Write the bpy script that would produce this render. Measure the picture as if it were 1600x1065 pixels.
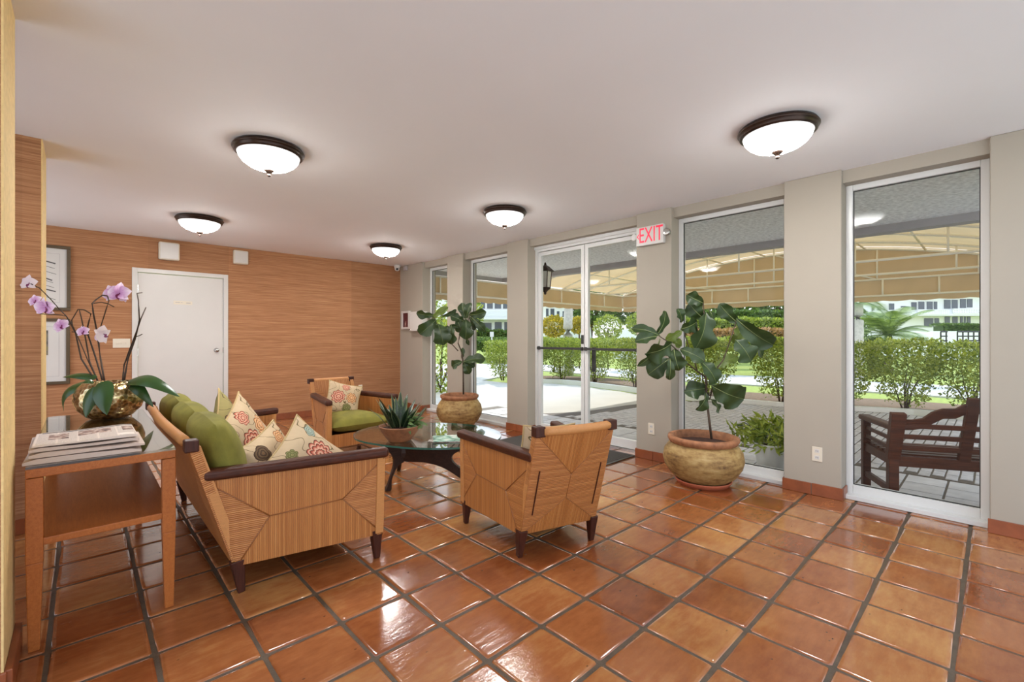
import bpy, bmesh, math, random
from mathutils import Vector, Matrix, noise
R = math.radians
PI = math.pi
rnd = random.Random(11)
for o in list(bpy.data.objects):
    bpy.data.objects.remove(o)
scene = bpy.context.scene
col = scene.collection

# ------------------------------------------------------------------ camera
FPX, HORIZON, CAM_H = 713.0, 527.0, 1.28
YAW = math.atan(673.0 / 713.0)
cam_d = bpy.data.cameras.new('camera')
cam_d.sensor_width = 36.0
cam_d.lens = FPX / 1600.0 * 36.0
cam_d.shift_y = (HORIZON - 532.5) / 1600.0
cam_d.clip_start = 0.05
cam_d.clip_end = 400
cam = bpy.data.objects.new('camera', cam_d)
cam.location = (0, 0, CAM_H)
cam.rotation_euler = (PI / 2, 0, -YAW)
col.objects.link(cam)
scene.camera = cam

# ------------------------------------------------------------------ sky, sun, exposure
SUN_STRENGTH, SKY_STRENGTH, LAMP_STRENGTH = 2.15, 1.3, 105.0
world = bpy.data.worlds.new('world')
scene.world = world
world.use_nodes = True
wn = world.node_tree
for n in list(wn.nodes):
    wn.nodes.remove(n)
w_out = wn.nodes.new('ShaderNodeOutputWorld')
w_bg = wn.nodes.new('ShaderNodeBackground')
w_tc = wn.nodes.new('ShaderNodeTexCoord')
w_sp = wn.nodes.new('ShaderNodeSeparateXYZ')
w_rp = wn.nodes.new('ShaderNodeValToRGB')
w_rp.color_ramp.elements[0].position = 0.0
w_rp.color_ramp.elements[0].color = (0.95, 0.96, 1.0, 1)
w_rp.color_ramp.elements[1].position = 0.7
w_rp.color_ramp.elements[1].color = (0.60, 0.76, 1.0, 1)
wn.links.new(w_tc.outputs['Generated'], w_sp.inputs[0])
wn.links.new(w_sp.outputs['Z'], w_rp.inputs[0])
wn.links.new(w_rp.outputs[0], w_bg.inputs['Color'])
w_bg.inputs['Strength'].default_value = SKY_STRENGTH
wn.links.new(w_bg.outputs[0], w_out.inputs[0])
sun_d = bpy.data.lights.new('sun', 'SUN')
sun_d.energy = SUN_STRENGTH
sun_d.angle = R(0.8)
sun_d.color = (1.0, 0.95, 0.86)
sun = bpy.data.objects.new('sun', sun_d)
col.objects.link(sun)
sun.rotation_euler = (-Vector((0.48, 0.80, 1.0))).to_track_quat('-Z', 'Y').to_euler()
scene.view_settings.view_transform = 'Standard'
scene.view_settings.look = 'None'
scene.view_settings.gamma = 1.0
scene.view_settings.use_curve_mapping = False
scene.view_settings.exposure = 0.75

# ------------------------------------------------------------------ helpers
FW = Vector((math.sin(YAW), math.cos(YAW), 0))
RT = Vector((math.cos(YAW), -math.sin(YAW), 0))
UP = Vector((0, 0, 1))
EYE = Vector((0, 0, CAM_H))
def ray(x, y):
    return FW + RT * ((x - 800) / FPX) + UP * ((HORIZON - y) / FPX)
def at(x, y, w):
    return EYE + ray(x, y) * w
def atz(x, y, z=0.0):
    d = ray(x, y)
    return EYE + d * ((z - CAM_H) / d.z)
def atX(x, y, X):
    d = ray(x, y)
    return EYE + d * (X / d.x)
def atY(x, y, Y):
    d = ray(x, y)
    return EYE + d * (Y / d.y)
def proj(p):
    q = Vector(p) - EYE
    w = q.dot(FW)
    return 800 + FPX * q.dot(RT) / w, HORIZON - FPX * q.z / w, w
V3 = Vector

def lin(r, g, b):
    def f(c):
        c /= 255.0
        return c / 12.92 if c <= 0.04045 else ((c + 0.055) / 1.055) ** 2.4
    return (f(r), f(g), f(b), 1.0)

class NT:
    """small wrapper to write node trees briefly"""
    def __init__(s, name):
        s.m = bpy.data.materials.new(name)
        s.m.use_nodes = True
        s.t = s.m.node_tree
        s.b = s.t.nodes['Principled BSDF']
        s.o = s.t.nodes['Material Output']
        s.tc = None
    def n(s, kind, **kw):
        nd = s.t.nodes.new('ShaderNode' + kind)
        for k, v in kw.items():
            setattr(nd, k, v)
        return nd
    def l(s, a, b):
        s.t.links.new(a, b)
    def put(s, sock, v):
        if isinstance(v, bpy.types.NodeSocket):
            s.l(v, sock)
        else:
            sock.default_value = v
    def coord(s, which='Object'):
        if s.tc is None:
            s.tc = s.n('TexCoord')
        return s.tc.outputs[which]
    def mapping(s, vec, scale=(1, 1, 1), loc=(0, 0, 0)):
        nd = s.n('Mapping')
        s.l(vec, nd.inputs[0])
        nd.inputs['Scale'].default_value = scale
        s.put(nd.inputs['Location'], loc)
        return nd.outputs[0]
    def noise(s, vec, scale=5.0, detail=3.0, rough=0.55, out='Fac'):
        nd = s.n('TexNoise')
        if vec is not None:
            s.l(vec, nd.inputs['Vector'])
        nd.inputs['Scale'].default_value = scale
        nd.inputs['Detail'].default_value = detail
        nd.inputs['Roughness'].default_value = rough
        return nd.outputs[out]
    def math(s, op, a, b=None, c=None, clamp=False):
        nd = s.n('Math', operation=op)
        nd.use_clamp = clamp
        for i, v in enumerate((a, b, c)):
            if v is not None:
                s.put(nd.inputs[i], v)
        return nd.outputs[0]
    def ramp(s, fac, stops):
        nd = s.n('ValToRGB')
        e = nd.color_ramp.elements
        while len(e) < len(stops):
            e.new(0.5)
        for i, (p, c) in enumerate(stops):
            e[i].position = p
            e[i].color = c
        s.l(fac, nd.inputs[0])
        return nd.outputs[0]
    def mix(s, fac, a, b, mode='MIX'):
        nd = s.n('MixRGB', blend_type=mode)
        s.put(nd.inputs[0], fac)
        s.put(nd.inputs[1], a)
        s.put(nd.inputs[2], b)
        return nd.outputs[0]
    def bump(s, h, strength=0.3, dist=0.01, normal=None):
        nd = s.n('Bump')
        nd.inputs['Strength'].default_value = strength
        nd.inputs['Distance'].default_value = dist
        s.l(h, nd.inputs['Height'])
        if normal is not None:
            s.l(normal, nd.inputs['Normal'])
        return nd.outputs[0]
    def set(s, **kw):
        for k, v in kw.items():
            s.put(s.b.inputs[k.replace('_', ' ')], v)
        return s.m

def sc(c, k):
    return (c[0] * k, c[1] * k, c[2] * k, 1)

def plain(name, c, rough=0.5, metal=0.0, var=0.12, scale=6.0, bump=0.0, bscale=60.0, stretch=(1, 1, 1), coat=0.0):
    t = NT(name)
    v = t.mapping(t.coord(), stretch)
    oi = t.n('ObjectInfo')
    v2 = t.n('VectorMath', operation='ADD')
    t.l(v, v2.inputs[0])
    mm = t.math('MULTIPLY', oi.outputs['Random'], 13.0)
    t.l(mm, v2.inputs[1])
    f = t.noise(v2.outputs[0], scale, 4)
    cc = t.ramp(f, [(0.3, sc(c, 1 - var)), (0.7, sc(c, 1 + var))])
    t.set(Base_Color=cc, Roughness=rough, Metallic=metal)
    if coat:
        t.set(Coat_Weight=coat, Coat_Roughness=0.1)
    if bump:
        h = t.noise(v2.outputs[0], bscale, 3)
        t.set(Normal=t.bump(h, bump, 0.004))
    return t.m

class MB:
    """collects geometry for one mesh object"""
    def __init__(s):
        s.v, s.f, s.uv = [], [], {}
    def add(s, verts, faces):
        k = len(s.v)
        s.v += [tuple(p) for p in verts]
        s.f += [tuple(i + k for i in f) for f in faces]
        return s
    def box(s, x0, x1, y0, y1, z0, z1):
        return s.add([(x0, y0, z0), (x1, y0, z0), (x1, y1, z0), (x0, y1, z0), (x0, y0, z1), (x1, y0, z1), (x1, y1, z1), (x0, y1, z1)],
                     [(0, 3, 2, 1), (4, 5, 6, 7), (0, 1, 5, 4), (1, 2, 6, 5), (2, 3, 7, 6), (3, 0, 4, 7)])
    def bar(s, p, q, w, h, up=(0, 0, 1), w2=None, h2=None):
        p, q, up = V3(p), V3(q), V3(up)
        d = (q - p).normalized()
        a = d.cross(up)
        if a.length < 1e-4:
            a = d.cross(V3((1, 0, 0)))
        a.normalize()
        b = a.cross(d).normalized()
        w2, h2 = w2 or w, h2 or h
        vs = []
        for c, ww, hh in ((p, w, h), (q, w2, h2)):
            for i, j in ((-1, -1), (1, -1), (1, 1), (-1, 1)):
                vs.append(c + a * (i * ww / 2) + b * (j * hh / 2))
        return s.add(vs, [(0, 1, 2, 3), (7, 6, 5, 4), (0, 4, 5, 1), (1, 5, 6, 2), (2, 6, 7, 3), (3, 7, 4, 0)])
    def tube(s, pts, r, n=8, flat=1.0, up=(0, 0, 1)):
        pts = [V3(p) for p in pts]
        rs = r if isinstance(r, (list, tuple)) else [r] * len(pts)
        vs, fs = [], []
        for i, p in enumerate(pts):
            d = (pts[min(i + 1, len(pts) - 1)] - pts[max(i - 1, 0)]).normalized()
            a = d.cross(V3(up))
            if a.length < 1e-3:
                a = d.cross(V3((1, 0, 0)))
            a.normalize()
            b = a.cross(d)
            for k in range(n):
                t = 2 * PI * (k + 0.5) / n
                vs.append(p + a * (math.cos(t) * rs[i]) + b * (math.sin(t) * rs[i] * flat))
        for i in range(len(pts) - 1):
            for k in range(n):
                fs.append((i * n + k, i * n + (k + 1) % n, (i + 1) * n + (k + 1) % n, (i + 1) * n + k))
        fs.append(tuple(range(n))[::-1])
        fs.append(tuple((len(pts) - 1) * n + k for k in range(n)))
        return s.add(vs, fs)
    def lathe(s, prof, n=24, c=(0, 0, 0), jit=0.0, cap=True):
        vs, fs = [], []
        for r, z in prof:
            for k in range(n):
                t = 2 * PI * k / n
                j = 1 + jit * math.sin(3 * t + z * 9)
                vs.append((c[0] + r * j * math.cos(t), c[1] + r * j * math.sin(t), c[2] + z))
        m = len(prof)
        for i in range(m - 1):
            for k in range(n):
                fs.append((i * n + k, i * n + (k + 1) % n, (i + 1) * n + (k + 1) % n, (i + 1) * n + k))
        if cap and prof[0][0] > 1e-4:
            fs.append(tuple(range(n))[::-1])
        if cap and prof[-1][0] > 1e-4:
            fs.append(tuple((m - 1) * n + k for k in range(n)))
        return s.add(vs, fs)
    def prism(s, poly, ext):
        poly = [V3(p) for p in poly]
        n = len(poly)
        e = V3(ext)
        return s.add(poly + [p + e for p in poly],
                     [tuple(range(n))[::-1], tuple(range(n, 2 * n))] + [(i, (i + 1) % n, n + (i + 1) % n, n + i) for i in range(n)])
    def grid(s, fn, nu, nv, closed=False, uvs=None):
        k0 = len(s.f)
        vs = [fn(i / nu, j / nv) for j in range(nv + 1) for i in range(nu + 1)]
        fs = []
        for j in range(nv):
            for i in range(nu):
                fs.append((j * (nu + 1) + i, j * (nu + 1) + i + 1, (j + 1) * (nu + 1) + i + 1, (j + 1) * (nu + 1) + i))
        s.add(vs, fs)
        if uvs:
            q = 0
            for j in range(nv):
                for i in range(nu):
                    s.uv[k0 + q] = [uvs(i / nu, j / nv), uvs((i + 1) / nu, j / nv), uvs((i + 1) / nu, (j + 1) / nv), uvs(i / nu, (j + 1) / nv)]
                    q += 1
        return s
    def mesh(s, name, mat, smooth=False):
        me = bpy.data.meshes.new(name)
        me.from_pydata(s.v, [], s.f)
        if s.uv:
            ul = me.uv_layers.new(name='UVMap')
            for p in me.polygons:
                u = s.uv.get(p.index)
                if u:
                    for q, li in enumerate(p.loop_indices):
                        ul.data[li].uv = u[q % len(u)]
        if smooth:
            me.polygons.foreach_set('use_smooth', [True] * len(me.polygons))
        me.materials.append(mat)
        me.update()
        return me
    def build(s, name, mat, parent=None, smooth=False, bevel=0.0, loc=None, rot=None, fix=True):
        me = s.mesh(name, mat, smooth)
        if fix:
            bm = bmesh.new()
            bm.from_mesh(me)
            bmesh.ops.recalc_face_normals(bm, faces=bm.faces)
            bm.to_mesh(me)
            bm.free()
        return link(name, me, parent, bevel, loc, rot)

def link(name, me, parent=None, bevel=0.0, loc=None, rot=None):
    o = bpy.data.objects.new(name, me)
    col.objects.link(o)
    if parent is not None:
        o.parent = parent
    if loc is not None:
        o.location = loc
    if rot is not None:
        o.rotation_euler = rot
    if bevel:
        b = o.modifiers.new('bevel', 'BEVEL')
        b.width = bevel
        b.segments = 2
        b.limit_method = 'ANGLE'
        b.angle_limit = R(40)
    return o

def empty(name, loc=(0, 0, 0), rz=0.0):
    o = bpy.data.objects.new(name, None)
    o.empty_display_size = 0.1
    o.location = loc
    o.rotation_euler = (0, 0, rz)
    col.objects.link(o)
    return o

def tag(o, label=None, cat=None, group=None, kind=None):
    if label: o['label'] = label
    if cat: o['category'] = cat
    if group: o['group'] = group
    if kind: o['kind'] = kind
    return o

def thing(name, label, cat, loc=(0, 0, 0), rz=0.0, group=None):
    return tag(empty(name, loc, rz), label, cat, group)

def struct(o):
    o['kind'] = 'structure'
    return o

def copy_tree(o, parent=None):
    c = o.copy()
    col.objects.link(c)
    c.parent = parent
    for ch in list(o.children):
        copy_tree(ch, c)
    return c

def text_mesh(name, body, size, mat, parent, loc, rot, depth=0.001, sx=1.0):
    cu = bpy.data.curves.new(name, 'FONT')
    cu.body = body
    cu.size = size
    cu.align_x = 'CENTER'
    cu.align_y = 'CENTER'
    cu.extrude = depth
    tmp = bpy.data.objects.new(name, cu)
    col.objects.link(tmp)
    dg = bpy.context.evaluated_depsgraph_get()
    me = bpy.data.meshes.new_from_object(tmp.evaluated_get(dg))
    bpy.data.objects.remove(tmp)
    me.materials.clear()
    me.materials.append(mat)
    o = link(name, me, parent, 0, loc, rot)
    o.scale = (sx, 1, 1)
    return o

# ------------------------------------------------------------------ materials
def grasscloth():
    t = NT('grasscloth')
    g = t.n('NewGeometry')
    pos = g.outputs['Position']
    a = t.noise(t.mapping(pos, (1.6, 1.6, 120)), 1.0, 4, 0.6)
    b = t.noise(t.mapping(pos, (5, 5, 260)), 1.0, 2, 0.6)
    f = t.math('ADD', t.math('MULTIPLY', a, 0.65), t.math('MULTIPLY', b, 0.35))
    c = t.ramp(f, [(0.28, lin(124, 78, 46)), (0.5, lin(168, 117, 78)), (0.72, lin(198, 152, 110))])
    sx = t.n('SeparateXYZ')
    t.l(pos, sx.inputs[0])
    wn_ = t.n('TexWhiteNoise', noise_dimensions='1D')
    t.l(t.math('FLOOR', t.math('DIVIDE', t.math('ADD', sx.outputs['X'], 0.28), 0.92)), wn_.inputs['W'])
    k = t.math('MULTIPLY_ADD', wn_.outputs['Value'], 0.16, 0.92)
    c2 = t.mix(1.0, c, k, 'MULTIPLY')
    return t.set(Base_Color=c2, Roughness=0.75, Normal=t.bump(f, 0.5, 0.004))

def rattan():
    t = NT('woven_rattan')
    uv = t.coord('UV')
    sx = t.n('SeparateXYZ')
    t.l(uv, sx.inputs[0])
    u = t.math('DIVIDE', sx.outputs['X'], 0.0095)
    fr = t.math('FRACT', u)
    prof = t.math('SINE', t.math('MULTIPLY', fr, PI))
    wn_ = t.n('TexWhiteNoise', noise_dimensions='1D')
    t.l(t.math('FLOOR', u), wn_.inputs['W'])
    nz = t.noise(t.mapping(uv, (300, 5, 1)), 1.0, 2)
    f = t.math('ADD', t.math('MULTIPLY', wn_.outputs['Value'], 0.3), t.math('MULTIPLY', nz, 0.55))
    c = t.ramp(f, [(0.15, lin(152, 90, 40)), (0.5, lin(182, 118, 60)), (0.85, lin(206, 150, 90))])
    gap = t.ramp(prof, [(0.0, (0.42, 0.34, 0.28, 1)), (0.5, (1, 1, 1, 1))])
    c2 = t.mix(0.75, c, gap, 'MULTIPLY')
    return t.set(Base_Color=c2, Roughness=0.42, Normal=t.bump(prof, 0.6, 0.003))

def tile_mat():
    t = NT('terracotta_tile')
    g = t.n('NewGeometry')
    pos = g.outputs['Position']
    sx = t.n('SeparateXYZ')
    t.l(pos, sx.inputs[0])
    ix = t.math('FLOOR', t.math('DIVIDE', t.math('SUBTRACT', sx.outputs['X'], TX0), PITCH))
    iy = t.math('FLOOR', t.math('DIVIDE', t.math('SUBTRACT', sx.outputs['Y'], TY0), PITCH))
    cv = t.n('CombineXYZ')
    t.l(ix, cv.inputs[0]); t.l(iy, cv.inputs[1])
    wn_ = t.n('TexWhiteNoise', noise_dimensions='2D')
    t.l(cv.outputs[0], wn_.inputs['Vector'])
    nz = t.noise(pos, 3.2, 5, 0.6)
    nz2 = t.noise(t.mapping(pos, (3, 9, 1)), 3.0, 5, 0.65)
    f = t.math('ADD', t.math('MULTIPLY', wn_.outputs['Value'], 0.30),
               t.math('ADD', t.math('MULTIPLY', nz, 0.50), t.math('MULTIPLY', nz2, 0.36)))
    c = t.ramp(f, [(0.26, lin(100, 48, 22)), (0.46, lin(134, 72, 36)), (0.62, lin(154, 92, 50)), (0.84, lin(182, 130, 76))])
    vo = t.n('TexVoronoi')
    t.l(t.mapping(pos, (1.0, 1.7, 1)), vo.inputs['Vector'])
    vo.inputs['Scale'].default_value = 9.0
    pit = t.ramp(vo.outputs['Distance'], [(0.035, (0, 0, 0, 1)), (0.07, (1, 1, 1, 1))])
    c2 = t.mix(1.0, c, t.mix(0.6, (1, 1, 1, 1), pit), 'MULTIPLY')
    rg = t.math('MULTIPLY_ADD', t.noise(pos, 9, 3), 0.16, 0.10)
    h = t.math('ADD', t.math('MULTIPLY', t.noise(t.mapping(pos, (6, 14, 1)), 2.2, 4), 1.0), t.math('MULTIPLY', pit, 0.25))
    return t.set(Base_Color=c2, Roughness=rg, Normal=t.bump(h, 0.32, 0.006), Coat_Weight=0.65, Coat_Roughness=0.10)

PITCH, TX0, TY0, JOINT = 0.318, 1.4898, 2.3404, 0.014

def glass_mat(name, tint=(1, 1, 1, 1), refl=1.0):
    """thin clear pane: passes light, keeps the glancing reflection"""
    t = NT(name)
    tr = t.n('BsdfTransparent')
    tr.inputs[0].default_value = tint
    gl = t.n('BsdfGlossy')
    gl.inputs['Roughness'].default_value = 0.02
    fr = t.n('Fresnel')
    bf = t.n('NewGeometry').outputs['Backfacing']
    t.l(t.math('MULTIPLY_ADD', bf, 1 / 1.5 - 1.5, 1.5), fr.inputs['IOR'])
    mx = t.n('MixShader')
    t.l(t.math('MULTIPLY', fr.outputs[0], refl), mx.inputs[0])
    t.l(tr.outputs[0], mx.inputs[1])
    t.l(gl.outputs[0], mx.inputs[2])
    t.l(mx.outputs[0], t.o.inputs[0])
    return t.m

def leaf_mat(name, dark, light, rough=0.4, trans=0.25, veins=False):
    t = NT(name)
    g = t.n('NewGeometry')
    nz = t.noise(t.coord(), 9.0, 3)
    f = t.math('ADD', t.math('MULTIPLY', g.outputs['Random Per Island'], 0.6), t.math('MULTIPLY', nz, 0.45))
    c = t.ramp(f, [(0.15, dark), (0.85, light)])
    t.set(Base_Color=c, Roughness=rough)
    tl = t.n('BsdfTranslucent')
    t.l(t.mix(1.0, c, (1.0, 1.0, 0.45, 1), 'MULTIPLY'), tl.inputs[0])
    mx = t.n('MixShader')
    mx.inputs[0].default_value = trans
    t.l(t.b.outputs[0], mx.inputs[1])
    t.l(tl.outputs[0], mx.inputs[2])
    t.l(mx.outputs[0], t.o.inputs[0])
    return t.m

def fabric_translucent(name, c, trans=0.3):
    t = NT(name)
    nz = t.noise(t.coord(), 3.0, 3)
    cc = t.ramp(nz, [(0.3, sc(c, 0.92)), (0.7, sc(c, 1.06))])
    t.set(Base_Color=cc, Roughness=0.8)
    tl = t.n('BsdfTranslucent')
    t.l(cc, tl.inputs[0])
    mx = t.n('MixShader')
    mx.inputs[0].default_value = trans
    t.l(t.b.outputs[0], mx.inputs[1])
    t.l(tl.outputs[0], mx.inputs[2])
    t.l(mx.outputs[0], t.o.inputs[0])
    return t.m

def emit_mat(name, c, s):
    t = NT(name)
    t.set(Base_Color=c, Roughness=0.4, Emission_Color=c, Emission_Strength=s)
    return t.m

def wood(name, dark, light, rough=0.35, axis='x', scale=14.0):
    t = NT(name)
    st = {'x': (0.6, 8, 8), 'y': (8, 0.6, 8), 'z': (8, 8, 0.6)}[axis]
    v = t.mapping(t.coord(), st)
    f = t.math('ADD', t.math('MULTIPLY', t.noise(v, scale / 4, 5, 0.65), 0.7), t.math('MULTIPLY', t.noise(v, scale, 2), 0.3))
    c = t.ramp(f, [(0.3, dark), (0.7, light)])
    return t.set(Base_Color=c, Roughness=rough, Specular_IOR_Level=0.28, Normal=t.bump(f, 0.12, 0.003))

M = {}
M['grass'] = grasscloth()
M['rattan'] = rattan()
M['tile'] = tile_mat()
M['grout'] = plain('grout', lin(84, 70, 54), 0.6, var=0.25, scale=18, bump=0.6, bscale=160)
M['wall'] = plain('white_plaster', lin(168, 159, 144), 0.7, var=0.02, scale=2, bump=0.05, bscale=90)
M['ceil'] = plain('ceiling_paint', lin(240, 238, 238), 0.85, var=0.015, scale=1.0, bump=0.05, bscale=60)
M['cream'] = plain('cream_plaster', lin(226, 194, 132), 0.75, var=0.10, scale=40, bump=0.5, bscale=130)
M['white'] = plain('white_paint', lin(212, 208, 202), 0.35, var=0.02, scale=3)
M['frame'] = plain('white_aluminium', lin(216, 215, 211), 0.3, var=0.02, scale=3)
M['gasket'] = plain('dark_gasket', lin(50, 48, 46), 0.5)
M['glass'] = glass_mat('window_glass', (0.98, 0.99, 0.985, 1), 0.16)
M['tglass'] = glass_mat('table_glass', (0.90, 0.97, 0.94, 1), 1.6)
M['gedge'] = plain('glass_edge', lin(60, 104, 92), 0.12)
M['bronze'] = plain('bronze', lin(62, 46, 38), 0.3, metal=0.6, var=0.25, scale=20)
def bowl_mat():
    """bulbs sit above the middle of the bowl, so the glass glows most where it faces down"""
    t = NT('lit_alabaster_glass')
    g = t.n('NewGeometry')
    sx = t.n('SeparateXYZ')
    t.l(g.outputs['Normal'], sx.inputs[0])
    k = t.math('MAXIMUM', t.math('MULTIPLY', sx.outputs['Z'], -1.0), 0.0)
    e = t.math('MULTIPLY_ADD', t.math('POWER', k, 5.0), LAMP_STRENGTH, 0.55)
    c = (1.0, 0.985, 0.965, 1)
    return t.set(Base_Color=c, Roughness=0.4, Emission_Color=c, Emission_Strength=e)
M['bowl'] = bowl_mat()
M['darkwood'] = wood('dark_wood', lin(46, 20, 11), lin(84, 42, 24), 0.42)
M['darkwood_z'] = wood('dark_wood_leg', lin(46, 20, 12), lin(78, 38, 24), 0.45, 'z')
M['tablewood'] = wood('honey_wood', lin(150, 82, 36), lin(178, 106, 52), 0.32, 'y', 40)
M['basewood'] = wood('walnut_base', lin(38, 22, 16), lin(62, 38, 28), 0.4)
M['teak'] = wood('bench_wood', lin(58, 28, 16), lin(98, 54, 34), 0.5)
M['green'] = plain('green_velvet', lin(122, 116, 42), 0.85, var=0.22, scale=7, bump=0.25, bscale=45)
M['base_tile'] = plain('baseboard_terracotta', lin(140, 76, 44), 0.3, var=0.2, scale=9, bump=0.15, bscale=30)
M['saucer'] = plain('terracotta_saucer', lin(190, 104, 72), 0.6, var=0.12, scale=10)
M['soil'] = plain('soil', lin(62, 36, 26), 0.95, var=0.4, scale=40, bump=0.9, bscale=70)
M['chrome'] = plain('brushed_chrome', lin(190, 188, 184), 0.25, metal=1.0, var=0.03)
M['mat'] = plain('doormat_pile', lin(66, 62, 58), 0.95, var=0.25, scale=80, bump=0.8, bscale=260)
M['paper'] = plain('newsprint_edge', lin(196, 182, 170), 0.8, var=0.1, scale=30)
M['plate'] = plain('ivory_plate', lin(222, 212, 192), 0.4, var=0.02)
M['black'] = plain('black_plastic', lin(28, 27, 28), 0.4)
M['red'] = emit_mat('red_letters', lin(225, 40, 70), 0.35)
M['stucco'] = plain('outdoor_stucco', lin(240, 240, 241), 0.9, var=0.22, scale=26, bump=1.0, bscale=34)
M['beam'] = plain('grey_fascia', lin(176, 170, 170), 0.7, var=0.05)
M['canvas'] = fabric_translucent('canopy_canvas', lin(226, 200, 156), 0.26)
M['canvas2'] = fabric_translucent('canopy_valance_canvas', lin(206, 178, 138), 0.07)
M['pipe'] = plain('canopy_pipe', lin(250, 244, 228), 0.4, var=0.03)
M['slab'] = plain('grey_paver_tile', lin(206, 204, 206), 0.5, var=0.14, scale=7, bump=0.3, bscale=40)
M['cobble'] = plain('grey_cobble', lin(196, 193, 194), 0.65, var=0.2, scale=9, bump=0.4, bscale=40)
M['concrete'] = plain('pale_concrete', lin(232, 229, 222), 0.8, var=0.05, scale=1.5, bump=0.2, bscale=30)
M['drive'] = plain('driveway_concrete', lin(196, 193, 186), 0.8, var=0.05, scale=1.5, bump=0.2, bscale=30)
M['earth'] = plain('mulch', lin(120, 98, 76), 0.95, var=0.25, scale=12, bump=0.6, bscale=50)
M['lawn'] = plain('lawn_grass', lin(146, 160, 74), 0.9, var=0.22, scale=14, bump=0.8, bscale=60)
M['bldg'] = plain('white_building', lin(240, 240, 240), 0.8, var=0.02)
M['bglass'] = plain('dark_windows', lin(84, 90, 100), 0.2, var=0.15, scale=1)
M['bark'] = plain('bark', lin(92, 74, 58), 0.85, var=0.3, scale=30, bump=0.7, bscale=60)
M['palmbark'] = plain('pale_palm_bark', lin(196, 190, 180), 0.85, var=0.15, scale=12, bump=0.6, bscale=30)
M['figstem'] = plain('fig_stem', lin(78, 62, 48), 0.7, var=0.3, scale=40)
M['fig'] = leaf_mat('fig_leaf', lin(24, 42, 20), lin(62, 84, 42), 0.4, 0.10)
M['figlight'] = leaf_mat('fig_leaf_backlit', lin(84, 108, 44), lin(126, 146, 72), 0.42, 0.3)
M['orchleaf'] = leaf_mat('orchid_leaf', lin(30, 58, 26), lin(56, 88, 40), 0.3, 0.06)
M['petal'] = None
M['snake'] = leaf_mat('succulent_leaf', lin(26, 44, 28), lin(62, 90, 52), 0.35, 0.05)
M['hedge'] = leaf_mat('hedge_leaf', lin(78, 106, 30), lin(186, 196, 92), 0.5, 0.32)
M['dkgreen'] = leaf_mat('dark_shrub_leaf', lin(48, 76, 32), lin(120, 146, 74), 0.5, 0.25)
M['croton'] = leaf_mat('yellow_croton_leaf', lin(110, 120, 30), lin(222, 194, 70), 0.5, 0.25)
M['orange'] = leaf_mat('orange_groundcover_leaf', lin(140, 110, 64), lin(204, 160, 110), 0.6, 0.2)
M['palm'] = leaf_mat('palm_frond', lin(70, 100, 50), lin(150, 170, 100), 0.5, 0.3)
# ------------------------------------------------------------------ the room
W, D, ZC = 4.34, 7.65, 2.60
XL, YB = -1.5, -0.6
GZ = -0.12                       # ground level outside

floor = struct(MB().box(XL, 4.60, YB, D + 0.15, -0.10, -0.006).build('floor', M['grout']))

def tile_mesh(seed, hx, hy):
    r = random.Random(seed)
    b = MB()
    c = 0.004 + r.random() * 0.006
    def ring(ins, z):
        out = []
        for sx, sy, order in ((1, 1, 0), (-1, 1, 1), (-1, -1, 0), (1, -1, 1)):
            pts = [(sx * (hx - ins), sy * (hy - ins - c)), (sx * (hx - ins - c), sy * (hy - ins))]
            out += pts if order == 0 else pts[::-1]
        rr = random.Random(seed + 5)
        return [(x + (rr.random() - 0.5) * 0.004, y + (rr.random() - 0.5) * 0.004, z) for x, y in out]
    rings = [ring(0, -0.012), ring(0.0015, -0.005), ring(0.006, -0.0012), ring(0.016, 0.0)]
    vs = [p for q in rings for p in q]
    fs = []
    for k in range(3):
        for i in range(8):
            fs.append((k * 8 + i, k * 8 + (i + 1) % 8, (k + 1) * 8 + (i + 1) % 8, (k + 1) * 8 + i))
    fs.append(tuple(24 + i for i in range(8)))
    b.add(vs, fs)
    me = b.mesh('floor_tile', M['tile'])
    me.polygons.foreach_set('use_smooth', [True] * 24 + [False])
    return me, vs, fs
H2 = (PITCH - JOINT) / 2
variants = [tile_mesh(100 + i, H2, H2) for i in range(8)]
edge_variant = [tile_mesh(150 + i, (0.19 - JOINT) / 2, H2) for i in range(3)]
cells = []
for i in range(-16, 11):
    for j in range(-21, 18):
        x0, y0 = TX0 + i * PITCH, TY0 + j * PITCH
        edge = i == 9
        cx, cy = x0 + (0.19 if edge else PITCH) / 2, y0 + PITCH / 2
        if cx > 4.6 or cx < XL or cy < YB or cy > D + 0.05 or i > 9:
            continue
        score = 0.0
        p = V3((cx, cy, 0)) - EYE
        w = p.dot(FW)
        if w > 0.9:
            px, py, _ = proj((cx, cy, 0))
            if -60 < px < 1660 and py < 1130 and not (cx < -0.25) :
                score = (0.5 if edge else 1.0) / w ** 3
        cells.append((score, cx, cy, edge))
cells.sort(key=lambda c: -c[0])
rest = MB()
for k, (s_, cx, cy, edge) in enumerate(cells):
    pool = edge_variant if edge else variants
    me, vs, fs = pool[rnd.randrange(len(pool))]
    turn = rnd.randrange(2) * PI
    tilt = (R(rnd.uniform(-0.28, 0.28)), R(rnd.uniform(-0.28, 0.28)), turn + R(rnd.uniform(-0.5, 0.5)))
    dz = rnd.uniform(-0.0012, 0.0)
    if k < 298 and s_ > 0:
        link('floor_tile', me, floor, 0, (cx, cy, dz), tilt)
    else:
        rest.add([V3(v) + V3((cx, cy, dz)) for v in vs], fs)
o = rest.build('floor_tile_field', M['tile'], floor)
o['kind'] = 'stuff'

struct(MB().box(XL, 4.62, YB, D + 0.15, ZC, ZC + 0.2).build('ceiling', M['ceil']))

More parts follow.
